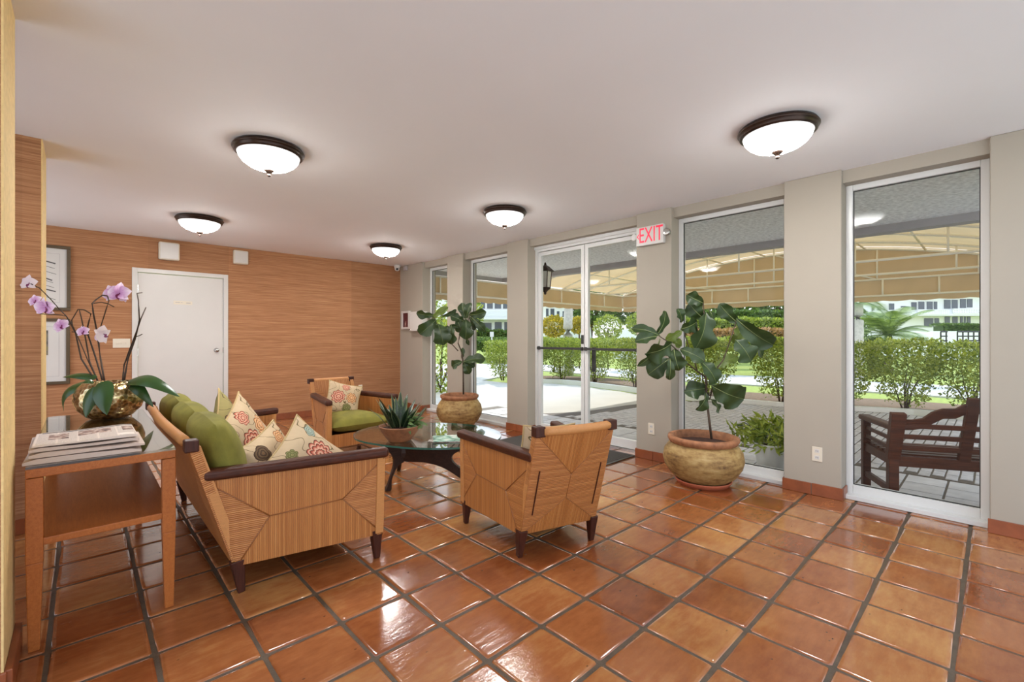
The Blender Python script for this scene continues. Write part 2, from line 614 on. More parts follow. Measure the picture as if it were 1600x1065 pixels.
# back wall with its door opening
DX0, DX1, DZ = 0.475, 1.548, 2.185
struct(MB().box(XL, DX0, D, D + 0.15, 0, ZC).box(DX1, W + 0.28, D, D + 0.15, 0, ZC).box(DX0, DX1, D, D + 0.15, DZ, ZC).build('wall_back', M['grass']))

def stub(name, x1, y0, y1):
    o = struct(MB().box(XL, x1 - 0.006, y0, y1, 0, ZC).build(name, M['grass']))
    MB().box(x1 - 0.006, x1, y0 - 0.002, y1 + 0.002, 0.0, ZC).build('end_cap', M['cream'], o)
    return o
stub('wall_partition_near', -0.20, 2.41, 2.79)
stub('wall_partition_far', -0.188, 4.36, 4.80)

# white door in the back wall
d1 = struct(empty('door_1', (0, D, 0)))
fr = MB()
fr.box(DX0, DX0 + 0.055, -0.02, 0.12, 0, DZ).box(DX1 - 0.055, DX1, -0.02, 0.12, 0, DZ).box(DX0 + 0.055, DX1 - 0.055, -0.02, 0.12, DZ - 0.055, DZ)
fr.build('door_frame', M['white'], d1, bevel=0.003)
leaf = MB().box(DX0 + 0.06, DX1 - 0.06, 0.005, 0.05, 0.012, DZ - 0.062).build('door_leaf', M['white'], d1, bevel=0.002)
kn = atY(338, 547, D)
kb = MB().lathe([(0.032, 0), (0.032, 0.006), (0.012, 0.010), (0.012, 0.03), (0.026, 0.04), (0.029, 0.055), (0.022, 0.066), (0, 0.068)], 16)
kb.build('knob', M['chrome'], d1, True, loc=(kn.x, 0.005, kn.z), rot=(PI / 2, 0, 0))
MB().box(DX1 - 0.064, DX1 - 0.056, -0.004, 0.006, kn.z - 0.04, kn.z + 0.04).build('strike_plate', M['chrome'], d1)
for y_ in (451, 550):
    hz = atY(216, y_, D).z
    MB().box(DX0 + 0.050, DX0 + 0.066, -0.008, 0.006, hz - 0.05, hz + 0.05).build('hinge', M['chrome'], d1)
sg = atY(286, 473, D)
s_ = tag(MB().box(-0.105, 0.105, -0.004, 0, -0.024, 0.024).build('door_sign', M['plate'], None, loc=(sg.x, D + 0.0045, sg.z)), 'small white name plate with faint lettering on the white door', 'sign')
for x0, x1, z0, z1 in ((-0.085, -0.035, 0.0, 0.007), (-0.025, -0.005, 0.0, 0.006), (0.035, 0.085, -0.004, 0.005)):
    MB().box(x0, x1, -0.0046, -0.004, z0, z1).build('print', M['beam'], s_)

# window wall: pillars, header
PIL = [(6.88, D), (5.72, 6.14), (4.70, 4.295), (2.65, 2.25), (1.233, 0.83), (0.025, YB)]
PIL = [(min(a, b), max(a, b)) for a, b in PIL]
wr = struct(MB().box(W + 0.045, W + 0.28, YB, D, 2.50, ZC).build('wall_right', M['wall']))
for a, b in PIL:
    MB().box(W, W + 0.279, a, b, 0, ZC - 0.0005).build('pillar', M['wall'], wr, bevel=0.006)

FX0, FX1 = W + 0.155, W + 0.215
def window(n, a, b):
    w_ = struct(empty('window_%d' % n, (0, 0, 0)))
    f = MB()
    j = 0.045
    f.box(FX0, FX1, a, a + j, 0.0, 2.50).box(FX0, FX1, b - j, b, 0.0, 2.50).box(FX0, FX1, a + j, b - j, 2.455, 2.50).box(FX0, FX1 + 0.02, a + j, b - j, 0.0, 0.10)
    f.build('window_frame', M['frame'], w_, bevel=0.004)
    s = MB()
    s.box(W + 0.075, FX0, a, b, 0.0, 0.035)
    s.build('window_sill', M['frame'], w_, bevel=0.004)
    g = MB()
    for y0, y1, z0, z1 in ((a + j, a + j + 0.006, 0.10, 2.455), (b - j - 0.006, b - j, 0.10, 2.455), (a + j + 0.006, b - j - 0.006, 2.449, 2.455), (a + j + 0.006, b - j - 0.006, 0.10, 0.106)):
        g.box(FX0 + 0.02, FX0 + 0.034, y0, y1, z0, z1)
    g.build('gasket', M['gasket'], w_)
    MB().box(FX0 + 0.024, FX0 + 0.030, a + j + 0.006, b - j - 0.006, 0.106, 2.449).build('pane', M['glass'], w_)
    return w_
for n, (a, b) in enumerate([(6.14, 6.88), (4.70, 5.72), (1.233, 2.25), (0.025, 0.83)]):
    window(n + 1, a, b)

# glazed double entrance door
d2 = struct(empty('door_2', (0, 0, 0)))
a, b = 2.65, 4.295
mid = 3.47
f = MB()
f.box(FX0 - 0.01, FX1, a, a + 0.04, 0, 2.50).box(FX0 - 0.01, FX1, b - 0.04, b, 0, 2.50).box(FX0 - 0.01, FX1, a + 0.04, b - 0.04, 2.43, 2.50)
f.box(FX0 - 0.03, FX0 - 0.01, a, b, 2.46, 2.50)
f.build('door_frame', M['frame'], d2, bevel=0.004)
MB().box(FX0 - 0.02, FX1 + 0.02, a + 0.04, b - 0.04, 0, 0.022).build('threshold', M['chrome'], d2)
for (y0, y1, hs) in ((a + 0.045, mid - 0.004, 1), (mid + 0.004, b - 0.045, -1)):
    lf = MB()
    st = 0.05
    lf.box(FX0 + 0.005, FX0 + 0.05, y0, y0 + st, 0.025, 2.425).box(FX0 + 0.005, FX0 + 0.05, y1 - st, y1, 0.025, 2.425)
    lf.box(FX0 + 0.005, FX0 + 0.05, y0 + st, y1 - st, 2.375, 2.425).box(FX0 + 0.005, FX0 + 0.05, y0 + st, y1 - st, 0.025, 0.125)
    l_ = lf.build('door_leaf', M['frame'], d2, bevel=0.003)
    MB().box(FX0 + 0.022, FX0 + 0.028, y0 + st, y1 - st, 0.125, 2.375).build('pane', M['glass'], l_)
    pb = MB().box(FX0 - 0.035, FX0 - 0.015, y0 + 0.01, y1 - 0.01, 1.125, 1.155)
    for yy in (y0 + 0.025, y1 - 0.025):
        pb.box(FX0 - 0.03, FX0 + 0.006, yy - 0.012, yy + 0.012, 1.118, 1.162)
    pb.build('push_bar', M['gasket'], l_, bevel=0.003)
    if hs > 0:
        ph = MB().box(FX0 + 0.07, FX0 + 0.09, y1 - 0.11, y1 - 0.055, 0.86, 1.16).box(FX0 + 0.05, FX0 + 0.07, y1 - 0.045, y1 - 0.02, 0.88, 0.92).box(FX0 + 0.05, FX0 + 0.07, y1 - 0.045, y1 - 0.02, 1.10, 1.14)
        ph.build('pull_handle', M['gasket'], l_, bevel=0.004)
    else:
        MB().box(FX0 - 0.008, FX0 + 0.005, y0 + 0.006, y0 + 0.04, 1.20, 1.31).build('lock', M['gasket'], l_, bevel=0.003)

# terracotta skirting
def skirting(parent, p, q, nrm, h=0.095, t=0.013, step=0.318):
    p, q, nrm = V3(p), V3(q), V3(nrm)
    L = (q - p).length
    n = max(1, round(L / step))
    d = (q - p) / n
    e = d.normalized() * 0.0025
    for k in range(n):
        m = MB()
        a_, b_ = p + d * k + e, p + d * (k + 1) - e
        m.prism([a_, b_, b_ + nrm * t, a_ + nrm * t], (0, 0, h - 0.004 * rnd.random()))
        m.build('baseboard_tile', M['base_tile'], parent, bevel=0.003)
bb = struct(empty('baseboard_right'))
for a, b in PIL[:6]:
    skirting(bb, (W, a - 0.012, 0), (W, b + 0.012 if b < D else b - 0.02, 0), (-1, 0, 0), step=0.21)
    if a > -0.1:
        skirting(bb, (W + 0.002, a, 0), (W + 0.15, a, 0), (0, -1, 0), step=0.15)
        if b < D - 0.1:
            skirting(bb, (W + 0.002, b, 0), (W + 0.15, b, 0), (0, 1, 0), step=0.15)
bb = struct(empty('baseboard_back'))
skirting(bb, (DX1, D, 0), (W, D, 0), (0, -1, 0), 0.10)
skirting(bb, (-1.4, D, 0), (DX0, D, 0), (0, -1, 0), 0.10)
bb = struct(empty('baseboard_left'))
skirting(bb, (-0.2, 2.41, 0), (-0.2, 2.79, 0), (1, 0, 0), 0.10, 0.022, 0.4)
skirting(bb, (-1.2, 2.41, 0), (-0.19, 2.41, 0), (0, -1, 0), 0.10)
skirting(bb, (-0.188, 4.36, 0), (-0.188, 4.80, 0), (1, 0, 0), 0.10, 0.014, 0.22)
skirting(bb, (-1.2, 4.36, 0), (-0.18, 4.36, 0), (0, -1, 0), 0.10)

# ------------------------------------------------------------------ ceiling lights
def ceiling_light(x, y, label):
    t = thing('ceiling_light', label, 'ceiling light', (x, y, ZC), 0, 'flush bowl ceiling lights')
    MB().lathe([(0.215, -0.001), (0.222, -0.012), (0.228, -0.022), (0.222, -0.03), (0.215, -0.034), (0.216, -0.046), (0.205, -0.056), (0.192, -0.052), (0.190, -0.03)], 48).build('ring', M['bronze'], t, True)
    MB().lathe([(0.198, -0.05), (0.188, -0.075), (0.165, -0.103), (0.13, -0.128), (0.085, -0.146), (0.04, -0.155), (0.0, -0.157)], 40).build('glass_bowl', M['bowl'], t, True)
    MB().lathe([(0.034, -0.152), (0.034, -0.158), (0.024, -0.168), (0.010, -0.176), (0.008, -0.184), (0.013, -0.190), (0.009, -0.198), (0, -0.200)], 16).build('finial', M['bronze'], t, True)
    return t
ceiling_light(0.953, 3.48, 'bowl ceiling light with bronze rim above the sofa, larger of the left pair')
ceiling_light(0.953, 6.04, 'small-looking bowl ceiling light hanging in front of the white door')
ceiling_light(3.20, 6.04, 'farthest bowl ceiling light near the corner camera')
ceiling_light(3.20, 3.50, 'bowl ceiling light in front of the glass entrance doors')
ceiling_light(3.18, 0.94, 'nearest bowl ceiling light at upper right beside the tall window')
# ------------------------------------------------------------------ woven seating
def patch(m, P, nu, nv, fn, off, uvf):
    """a four-cornered plate of woven strands: P = four (a,b) corners in the plate's own plane, fn maps (a,b) to a point"""
    P = [V3((p[0], p[1], 0)) for p in P]
    def ab(u, v):
        return P[0] * (1 - u) * (1 - v) + P[1] * u * (1 - v) + P[2] * u * v + P[3] * (1 - u) * v
    off = V3(off)
    m.grid(lambda u, v: fn(*ab(u, v)[:2]), nu, nv, uvs=lambda u, v: uvf(*ab(u, v)[:2]))
    m.grid(lambda u, v: fn(*ab(u, v)[:2]) + off, nu, nv, uvs=lambda u, v: uvf(*ab(u, v)[:2]))
    for e0, e1 in (((0, 0), (1, 0)), ((1, 0), (1, 1)), ((1, 1), (0, 1)), ((0, 1), (0, 0))):
        def ed(u, v, e0=e0, e1=e1):
            q = ab(e0[0] + (e1[0] - e0[0]) * u, e0[1] + (e1[1] - e0[1]) * u)
            return fn(q[0], q[1]) + off * v
        def eu(u, v, e0=e0, e1=e1):
            q = ab(e0[0] + (e1[0] - e0[0]) * u, e0[1] + (e1[1] - e0[1]) * u)
            return uvf(q[0], q[1])
        m.grid(ed, max(nu, nv), 1, uvs=eu)

def shrink(poly, k):
    n = len(poly)
    cx = sum(p[0] for p in poly) / n
    cy = sum(p[1] for p in poly) / n
    out = []
    for p in poly:
        d = math.hypot(p[0] - cx, p[1] - cy)
        out.append((cx + (p[0] - cx) * (1 - k / d), cy + (p[1] - cy) * (1 - k / d)))
    return out

def envelope(parent, B0, F0, F1, B1, S0, S1, fn, off, nu=1):
    """four woven sections meeting in a seam S0-S1; long sections run 'up', end sections run 'across'"""
    upr = lambda a, b: (a, b)
    acr = lambda a, b: (b, a)
    for poly, uvf in (((B1, F1, S1, S0), upr), ((B0, F0, S1, S0), upr), ((B0, B1, S0, S0), acr), ((F0, F1, S1, S1), acr)):
        m = MB()
        p3 = shrink(poly, 0.0018) if poly[2] != poly[3] else (lambda q: [q[0], q[1], q[2], q[2]])(shrink(poly[:3], 0.0018))
        patch(m, p3, nu, nu, fn, off, uvf)
        m.build('woven_section', M['rattan'], parent)

def seam(m, pts, r=0.0045):
    m.tube(pts, r, 6)

LEAN = 0.30
ZB, ZA, ZR = 0.14, 0.585, 0.755
def woven_seat(root, hb, hf, Dp, bow=0.03, back_cushions=0, seat_cushions=1):
    yb = lambda x: hb + (hf - hb) * x / Dp
    xb = lambda z: -LEAN * z + 0.02
    arm_h = ZA
    for s in (-1, 1):
        # arm side
        def fn(a, b, s=s):
            return V3((a, s * yb(a), b))
        B0, F0, F1, B1 = (xb(ZB), ZB), (Dp, ZB), (Dp + 0.012, arm_h), (xb(arm_h), arm_h)
        zm = (ZB + arm_h) / 2
        xs, xe = xb(zm), Dp
        S0, S1 = (xs + (xe - xs) * 0.27, zm), (xs + (xe - xs) * 0.72, zm + 0.02)
        core = MB()
        patch(core, shrink((B0, F0, F1, B1), 0.008), 1, 1, lambda a, b, s=s: V3((a, s * (yb(a) - 0.004), b)), V3((0, -s * 0.036, 0)), lambda a, b: (a, b))
        sp = core.build('arm_side', M['tan'], root)
        envelope(sp, B0, F0, F1, B1, S0, S1, fn, V3((0, -s * 0.045, 0)))
        m = MB()
        for p, q in ((B1, S0), (B0, S0), (S0, S1), (S1, F1), (S1, F0)):
            seam(m, [fn(*p), fn(*q)], 0.0035)
        m.build('braid', M['rattan'], sp, True)
        # front post
        MB().bar((Dp - 0.02, s * (yb(Dp) - 0.022), 0.15), (Dp - 0.008, s * (yb(Dp) - 0.022), arm_h), 0.05, 0.048, (1, 0, 0)).build('front_post', M['tan'], root, bevel=0.004)
        # arm rest
        p0, p1 = fn(xb(arm_h) - 0.005, arm_h + 0.026), fn(Dp + 0.035, arm_h + 0.026)
        p0.y -= s * 0.014
        p1.y -= s * 0.014
        ar = MB().bar(p0, p1, 0.072, 0.056).build('armrest', M['darkwood'], root, bevel=0.02)
        ar.modifiers['bevel'].segments = 4
        # legs
        for fx, kick in ((0.012, -0.01), (Dp - 0.028, 0.004)):
            yy = s * (yb(fx) - 0.028)
            MB().bar((fx + (-0.03 if kick < 0 else 0), yy, 0.165), (fx + kick, yy + s * 0.006, 0.0), 0.056, 0.062, (1, 0, 0), 0.028, 0.032).build('leg', M['darkwood_z'], root, bevel=0.004)
    # back panel
    hw = hb - 0.012
    nrm = V3((1, 0, LEAN)).normalized() * 0.04
    def fb(a, b):
        k = max(0.0, min(1.0, (b - ZB) / (ZR - ZB)))
        return V3((xb(b) - 0.012 - bow * (1 - (a / hw) ** 2) * k, a, b))
    B0, F0, F1, B1 = (-hw, ZB), (hw, ZB), (hw, ZR), (-hw, ZR)
    core = MB()
    patch(core, shrink((B0, F0, F1, B1), 0.008), 8, 8, lambda a, b: fb(a, b) + nrm * 0.12, nrm * 0.76, lambda a, b: (a, b))
    bp = core.build('back_panel', M['tan'], root)
    if hb < 0.5:
        S0, S1 = (0.0, ZB + 0.20), (0.0, ZR - 0.26)
        upr = lambda a, b: (a, b)
        acr = lambda a, b: (b, a)
        for poly, uvf in (((B1, F1, S1, S1), upr), ((B0, F0, S0, S0), upr), ((B0, B1, S1, S0), acr), ((F0, F1, S1, S0), acr)):
            m = MB()
            patch(m, poly, 8, 8, fb, nrm, uvf)
            m.build('woven_section', M['rattan'], bp)
        br = MB()
        for p, q in ((B1, S1), (F1, S1), (S1, S0), (S0, B0), (S0, F0)):
            seam(br, [fb(p[0] + (q[0] - p[0]) * t / 6, p[1] + (q[1] - p[1]) * t / 6) for t in range(7)], 0.0025)
        br.build('braid', M['rattan'], bp, True)
        for s in (-1, 1):
            MB().tube([fb(s * hw * 0.80, ZB + 0.10 + 0.02) + V3((-0.002, 0, 0)), fb(s * hw * 0.80, ZR - 0.22) + V3((-0.002, 0, 0))], 0.004, 6).build('piping', M['darkwood_z'], bp)
    else:
        zm = (ZB + ZR) / 2
        envelope(bp, B0, F0, F1, B1, (-hw * 0.72, zm), (hw * 0.72, zm), fb, nrm, 8)
    # top rail with capped ends
    pts = [fb(-hw + 2 * hw * t / 12, ZR) + V3((0.012, 0, 0.012)) for t in range(13)]
    MB().tube(pts[1:-1], 0.026, 10).build('top_rail', M['tan'], root, True)
    for s, q in ((-1, pts[0]), (1, pts[-1])):
        e = q + V3((0, s * 0.012, 0))
        MB().bar(e, q + V3((0, -s * 0.05, 0)), 0.058, 0.058).build('rail_cap', M['darkwood_z'], root, bevel=0.006)
        # back post behind the arm
        MB().bar((xb(0.15) + 0.018, s * (hb - 0.03), 0.15), (xb(ZR) + 0.018, s * (hb - 0.034), ZR), 0.04, 0.04, (1, 0, 0)).build('back_post', M['tan'], root)
    # seat deck and woven front apron
    m = MB()
    hi = yb(Dp) - 0.05
    patch(m, ((-hi, ZB), (hi, ZB), (hi, 0.27), (-hi, 0.27)), 1, 1, lambda a, b: V3((Dp - 0.005, a, b)), V3((-0.03, 0, 0)), lambda a, b: (a, b))
    m.build('apron', M['rattan'], root)
    MB().prism([(0.0, -hb + 0.05, 0.20), (Dp - 0.036, -yb(Dp) + 0.05, 0.20), (Dp - 0.036, yb(Dp) - 0.05, 0.20), (0.0, hb - 0.05, 0.20)], (0, 0, 0.055)).build('seat_deck', M['darkwood'], root)
    for k in range(seat_cushions):
        f0, f1 = -1 + 2 * k / seat_cushions, -1 + 2 * (k + 1) / seat_cushions
        def cf(u, v, f0=f0, f1=f1):
            x = 0.00 + u * (Dp + 0.0)
            hh = yb(x) - 0.055
            return V3((x, (f0 + (f1 - f0) * v) * hh, 0))
        pillow_block(cf, 0.256, 0.185, root, 'seat_cushion', M['green'])
    for k in range(back_cushions):
        f0, f1 = -1 + 2 * k / back_cushions, -1 + 2 * (k + 1) / back_cushions
        def cf2(u, v, f0=f0, f1=f1):
            return (u, (f0 + (f1 - f0) * v) * (hb - 0.04))
        back_block(cf2, root)

def superq(u, v, e=0.36):
    """1 in the middle, rounded towards the rim"""
    a = 1 - abs(2 * u - 1) ** 3.0
    b = 1 - abs(2 * v - 1) ** 3.0
    return max(0.0, a * b) ** e

def pillow_block(cf, z0, h, parent, name, mat):
    m = MB()
    n = 26
    m.grid(lambda u, v: (lambda p: V3((p.x, p.y, z0 + h / 2 + h / 2 * superq(u, v) + 0.012 * math.sin(PI * u) * math.sin(PI * v))))(cf(u, v)), n, n)
    m.grid(lambda u, v: (lambda p: V3((p.x, p.y, z0 + h / 2 - h / 2 * superq(u, v))))(cf(u, v)), n, n)
    return m.build(name, mat, parent, True)

def back_block(cf, parent):
    """loose back cushion leaning on the back panel"""
    m = MB()
    n = 30
    base, top, th = 0.43, 0.86, 0.19
    def P(u, v, side):
        k, y = cf(u, v)
        z = base + (top - base) * u + 0.02 * (math.sin(PI * v) - 0.6) * u
        x = -LEAN * z + 0.055 + th / 2
        t = th / 2 * superq(u, v, 0.42) * (0.85 + 0.25 * math.sin(PI * v)) * (1 + 0.10 * noise.noise(V3((u * 4, y * 5, side))))
        y2 = y
        nx, nz = 1.0, LEAN
        return V3((x + nx * t * side, y2, z + nz * t * side - 0.0))
    m.grid(lambda u, v: P(u, v, 1), n, n)
    m.grid(lambda u, v: P(u, v, -1), n, n)
    return m.build('back_cushion', M['green'], parent, True)

M['tan'] = plain('wrapped_cane', lin(190, 130, 72), 0.45, var=0.1, scale=30, bump=0.4, bscale=200, stretch=(1, 6, 6))

sofa = thing('rattan_sofa', 'woven rattan sofa with dark wood arms and green cushions beside the wooden console', 'sofa', (0.585, 3.49, 0), 0)
woven_seat(sofa, 0.90, 1.045, 0.69, 0.02, 3, 3)
CH = 0.275
ch1 = thing('rattan_armchair', 'woven rattan armchair seen from behind in the middle of the floor', 'armchair', (2.105, 1.835, 0), R(90 - 17), 'rattan armchairs')
woven_seat(ch1, CH, CH + 0.115, 0.62, 0.035, 0, 1)
ch2 = copy_tree(ch1)
ch2.location = (2.20, 5.30, 0)
ch2.rotation_euler = (0, 0, R(-90 + 1))
ch2['label'] = 'woven rattan armchair with green seat facing us beside the far brown wall'

# ------------------------------------------------------------------ floral throw pillows
def flower(t, uv, c, r, n, ramp_stops, base, jit=0.0):
    mp = t.mapping(uv, (1, 1, 1), (-c[0], -c[1], 0))
    nz = t.n('TexNoise')
    nz.inputs['Scale'].default_value = 14
    t.l(uv, nz.inputs['Vector'])
    sp = t.n('SeparateXYZ')
    t.l(mp, sp.inputs[0])
    ln = t.math('SQRT', t.math('ADD', t.math('MULTIPLY', sp.outputs[0], sp.outputs[0]), t.math('MULTIPLY', sp.outputs[1], sp.outputs[1])))
    an = t.math('ARCTAN2', sp.outputs[1], sp.outputs[0])
    pr = t.math('MULTIPLY_ADD', t.math('ABSOLUTE', t.math('SINE', t.math('MULTIPLY', an, n / 2.0))), 0.22, 0.80)
    k = t.math('DIVIDE', ln, t.math('MULTIPLY', pr, r))
    k = t.math('ADD', k, t.math('MULTIPLY', t.math('SUBTRACT', nz.outputs['Fac'], 0.5), 0.18))
    inside = t.math('LESS_THAN', k, 1.0)
    cc = t.ramp(t.math('MULTIPLY', k, 1.0, clamp=True), ramp_stops)
    return t.mix(inside, base, cc)

def floral(name, flowers, base=lin(196, 172, 138), border=None):
    t = NT(name)
    uv = t.coord('UV')
    b = t.ramp(t.noise(uv, 5.0, 3), [(0.35, sc(base, 0.95)), (0.65, sc(base, 1.05))])
    wv = t.n('TexNoise')
    wv.inputs['Scale'].default_value = 3.4
    wv.inputs['Detail'].default_value = 1
    t.l(uv, wv.inputs['Vector'])
    vine = t.math('LESS_THAN', t.math('ABSOLUTE', t.math('SUBTRACT', wv.outputs['Fac'], 0.47)), 0.008)
    c = t.mix(vine, b, lin(96, 82, 46))
    BR = lin(72, 44, 28)
    pal = {'o': (lin(236, 196, 150), lin(200, 128, 66)), 'r': (lin(238, 190, 160), lin(178, 72, 50)), 'g': (lin(150, 150, 96), lin(104, 106, 52)), 't': (lin(176, 186, 168), lin(128, 150, 136)), 'k': (lin(120, 96, 66), lin(70, 52, 36))}
    for cx, cy, r, n, k in flowers:
        a_, b_ = pal[k]
        c = flower(t, uv, (cx, cy), r, n, [(0.0, lin(120, 58, 36)), (0.12, a_), (0.30, b_), (0.36, BR), (0.42, a_), (0.62, b_), (0.70, BR), (0.76, a_), (0.92, b_), (0.96, BR)], c)
    if border:
        sp = t.n('SeparateXYZ')
        t.l(uv, sp.inputs[0])
        e = t.math('LESS_THAN', sp.outputs[0], 0.10)
        zz = t.n('TexWave')
        zz.inputs['Scale'].default_value = 3.2
        zz.inputs['Distortion'].default_value = 6
        t.l(uv, zz.inputs['Vector'])
        c = t.mix(e, c, t.ramp(zz.outputs['Fac'], [(0.35, BR), (0.5, lin(176, 148, 92))]))
    h = t.noise(uv, 160, 2)
    return t.set(Base_Color=c, Roughness=0.9, Normal=t.bump(h, 0.25, 0.002))

PM = [floral('floral_cotton', [(0.74, 0.30, 0.20, 9, 'r'), (0.30, 0.40, 0.20, 10, 'o'), (0.26, 0.78, 0.14, 3, 'k'), (0.75, 0.80, 0.12, 5, 'o')]),
      floral('floral_cotton_red', [(0.30, 0.48, 0.22, 9, 'r'), (0.72, 0.5, 0.18, 8, 'o'), (0.5, 0.85, 0.13, 7, 'r'), (0.62, 0.15, 0.14, 6, 'g')]),
      floral('floral_cotton_olive', [(0.3, 0.3, 0.24, 7, 'g'), (0.75, 0.6, 0.22, 8, 'o'), (0.3, 0.78, 0.20, 5, 'g')], lin(152, 140, 88)),
      floral('floral_cotton_band', [(0.60, 0.46, 0.24, 11, 'r'), (0.86, 0.76, 0.10, 5, 't'), (0.34, 0.82, 0.09, 6, 'g')], border=True)]

def throw_pillow(loc, rot, size, label, mat, th=0.15, group=None):
    m = MB()
    n = 18
    def P(u, v, s):
        a, b = 2 * u - 1, 2 * v - 1
        px = a * (1 - 0.10 * (1 - b * b))
        py = b * (1 - 0.10 * (1 - a * a))
        z = th / 2 * (max(0.0, (1 - a * a)) * max(0.0, (1 - b * b))) ** 0.42
        z += 0.006 * noise.noise(V3((a * 2.4, b * 2.4, s + size)))
        return V3((px * size / 2, py * size / 2, s * z))
    m.grid(lambda u, v: P(u, v, 1), n, n, uvs=lambda u, v: (u, v))
    m.grid(lambda u, v: P(u, v, -1), n, n, uvs=lambda u, v: (u, v))
    o = m.build('throw_pillow', mat, None, True, loc=loc, rot=rot)
    tag(o, label, 'pillow', group)
    e = MB()
    loop = [P(k / 20, 0, 0) for k in range(20)] + [P(1, k / 20, 0) for k in range(20)] + [P(1 - k / 20, 1, 0) for k in range(20)] + [P(0, 1 - k / 20, 0) for k in range(21)]
    e.tube(loop, 0.005, 6)
    e.build('piping', M['piping'], o, True)
    return o
M['piping'] = plain('pillow_piping', lin(188, 162, 112), 0.85, var=0.1)
def facing(nrm, roll=0.0):
    """rotation that turns a pillow's +z to nrm, with its local y as upright as it can be, then rolls it"""
    z = V3(nrm).normalized()
    x = UP.cross(z).normalized()
    y = z.cross(x)
    m = Matrix((x, y, z)).transposed().to_4x4()
    return (m @ Matrix.Rotation(roll, 4, 'Z')).to_euler()
throw_pillow((0.975, 2.79, 0.545), facing((0.30, -0.85, 0.45), R(40)), 0.42, 'floral pillow with brown zigzag band standing on its corner by the near sofa arm', PM[3])
throw_pillow((0.83, 2.93, 0.53), facing((0.60, -0.75, 0.45), R(16)), 0.42, 'beige floral pillow wedged between green cushion and banded pillow', PM[0])
throw_pillow((0.80, 3.42, 0.625), facing((0.72, -0.62, 0.32), R(30)), 0.44, 'red flowered pillow leaning up in the middle of the sofa', PM[1])
throw_pillow((0.765, 3.66, 0.63), facing((0.85, -0.45, 0.32), R(36)), 0.44, 'olive patterned pillow at the far end of the sofa', PM[2])
throw_pillow((2.20, 5.17, 0.575), facing((-0.15, -1, 0.45), R(-16)), 0.38, 'pink and beige floral pillow on the far armchair', PM[1])
cfw, crt = V3((math.cos(R(73)), math.sin(R(73)), 0)), V3((math.sin(R(73)), -math.cos(R(73)), 0))
pc = V3(ch1.location) + cfw * 0.02 - crt * 0.075
throw_pillow((pc.x, pc.y, 0.59), facing(cfw + UP * 0.30, R(3)), 0.36, 'floral pillow mostly hidden inside the near armchair', PM[0])
# ------------------------------------------------------------------ console table behind the sofa
TZ = 0.755
ct = thing('console_table', 'honey-coloured wooden console table with glass top and lower shelf behind the sofa', 'console table', (0, 0, 0))
cx0, cx1, cy0, cy1 = -0.165, 0.328, 2.68, 4.30
for (x, y, nx, ny) in ((cx0, cy0, 1, 1), (cx1, cy0, -1, 1), (cx0, cy1, 1, -1), (cx1, cy1, -1, -1)):
    c = V3((x + nx * 0.026, y + ny * 0.026, 0))
    MB().bar(c + V3((0, 0, 0.36)), c + V3((nx * -0.002, 0, 0)), 0.050, 0.050, (0, 1, 0), 0.034, 0.034).bar(c + V3((0, 0, TZ - 0.048)), c + V3((0, 0, 0.36)), 0.052, 0.052, (0, 1, 0)).build('leg', M['tablewood'], ct, bevel=0.003)
ap = MB()
ap.box(cx0, cx1, cy0 + 0.001, cy0 + 0.052, TZ - 0.046, TZ - 0.010).box(cx0, cx1, cy1 - 0.052, cy1 - 0.001, TZ - 0.046, TZ - 0.010)
ap.box(cx0 + 0.001, cx0 + 0.052, cy0 + 0.052, cy1 - 0.052, TZ - 0.046, TZ - 0.010).box(cx1 - 0.052, cx1 - 0.001, cy0 + 0.052, cy1 - 0.052, TZ - 0.046, TZ - 0.010)
ap.build('top_frame', M['tablewood'], ct, bevel=0.003)
MB().box(cx0 + 0.05, cx1 - 0.05, cy0 + 0.05, cy1 - 0.05, TZ - 0.028, TZ - 0.012).build('top_panel', M['tablewood'], ct)
MB().box(cx0 + 0.01, cx1 - 0.01, cy0 + 0.01, cy1 - 0.01, 0.425, 0.455).build('shelf', M['tablewood'], ct, bevel=0.004)
tg = MB().box(cx0 + 0.001, cx1 - 0.001, cy0 + 0.001, cy1 - 0.001, TZ - 0.0095, TZ).build('glass_top', M['tglass'], ct)

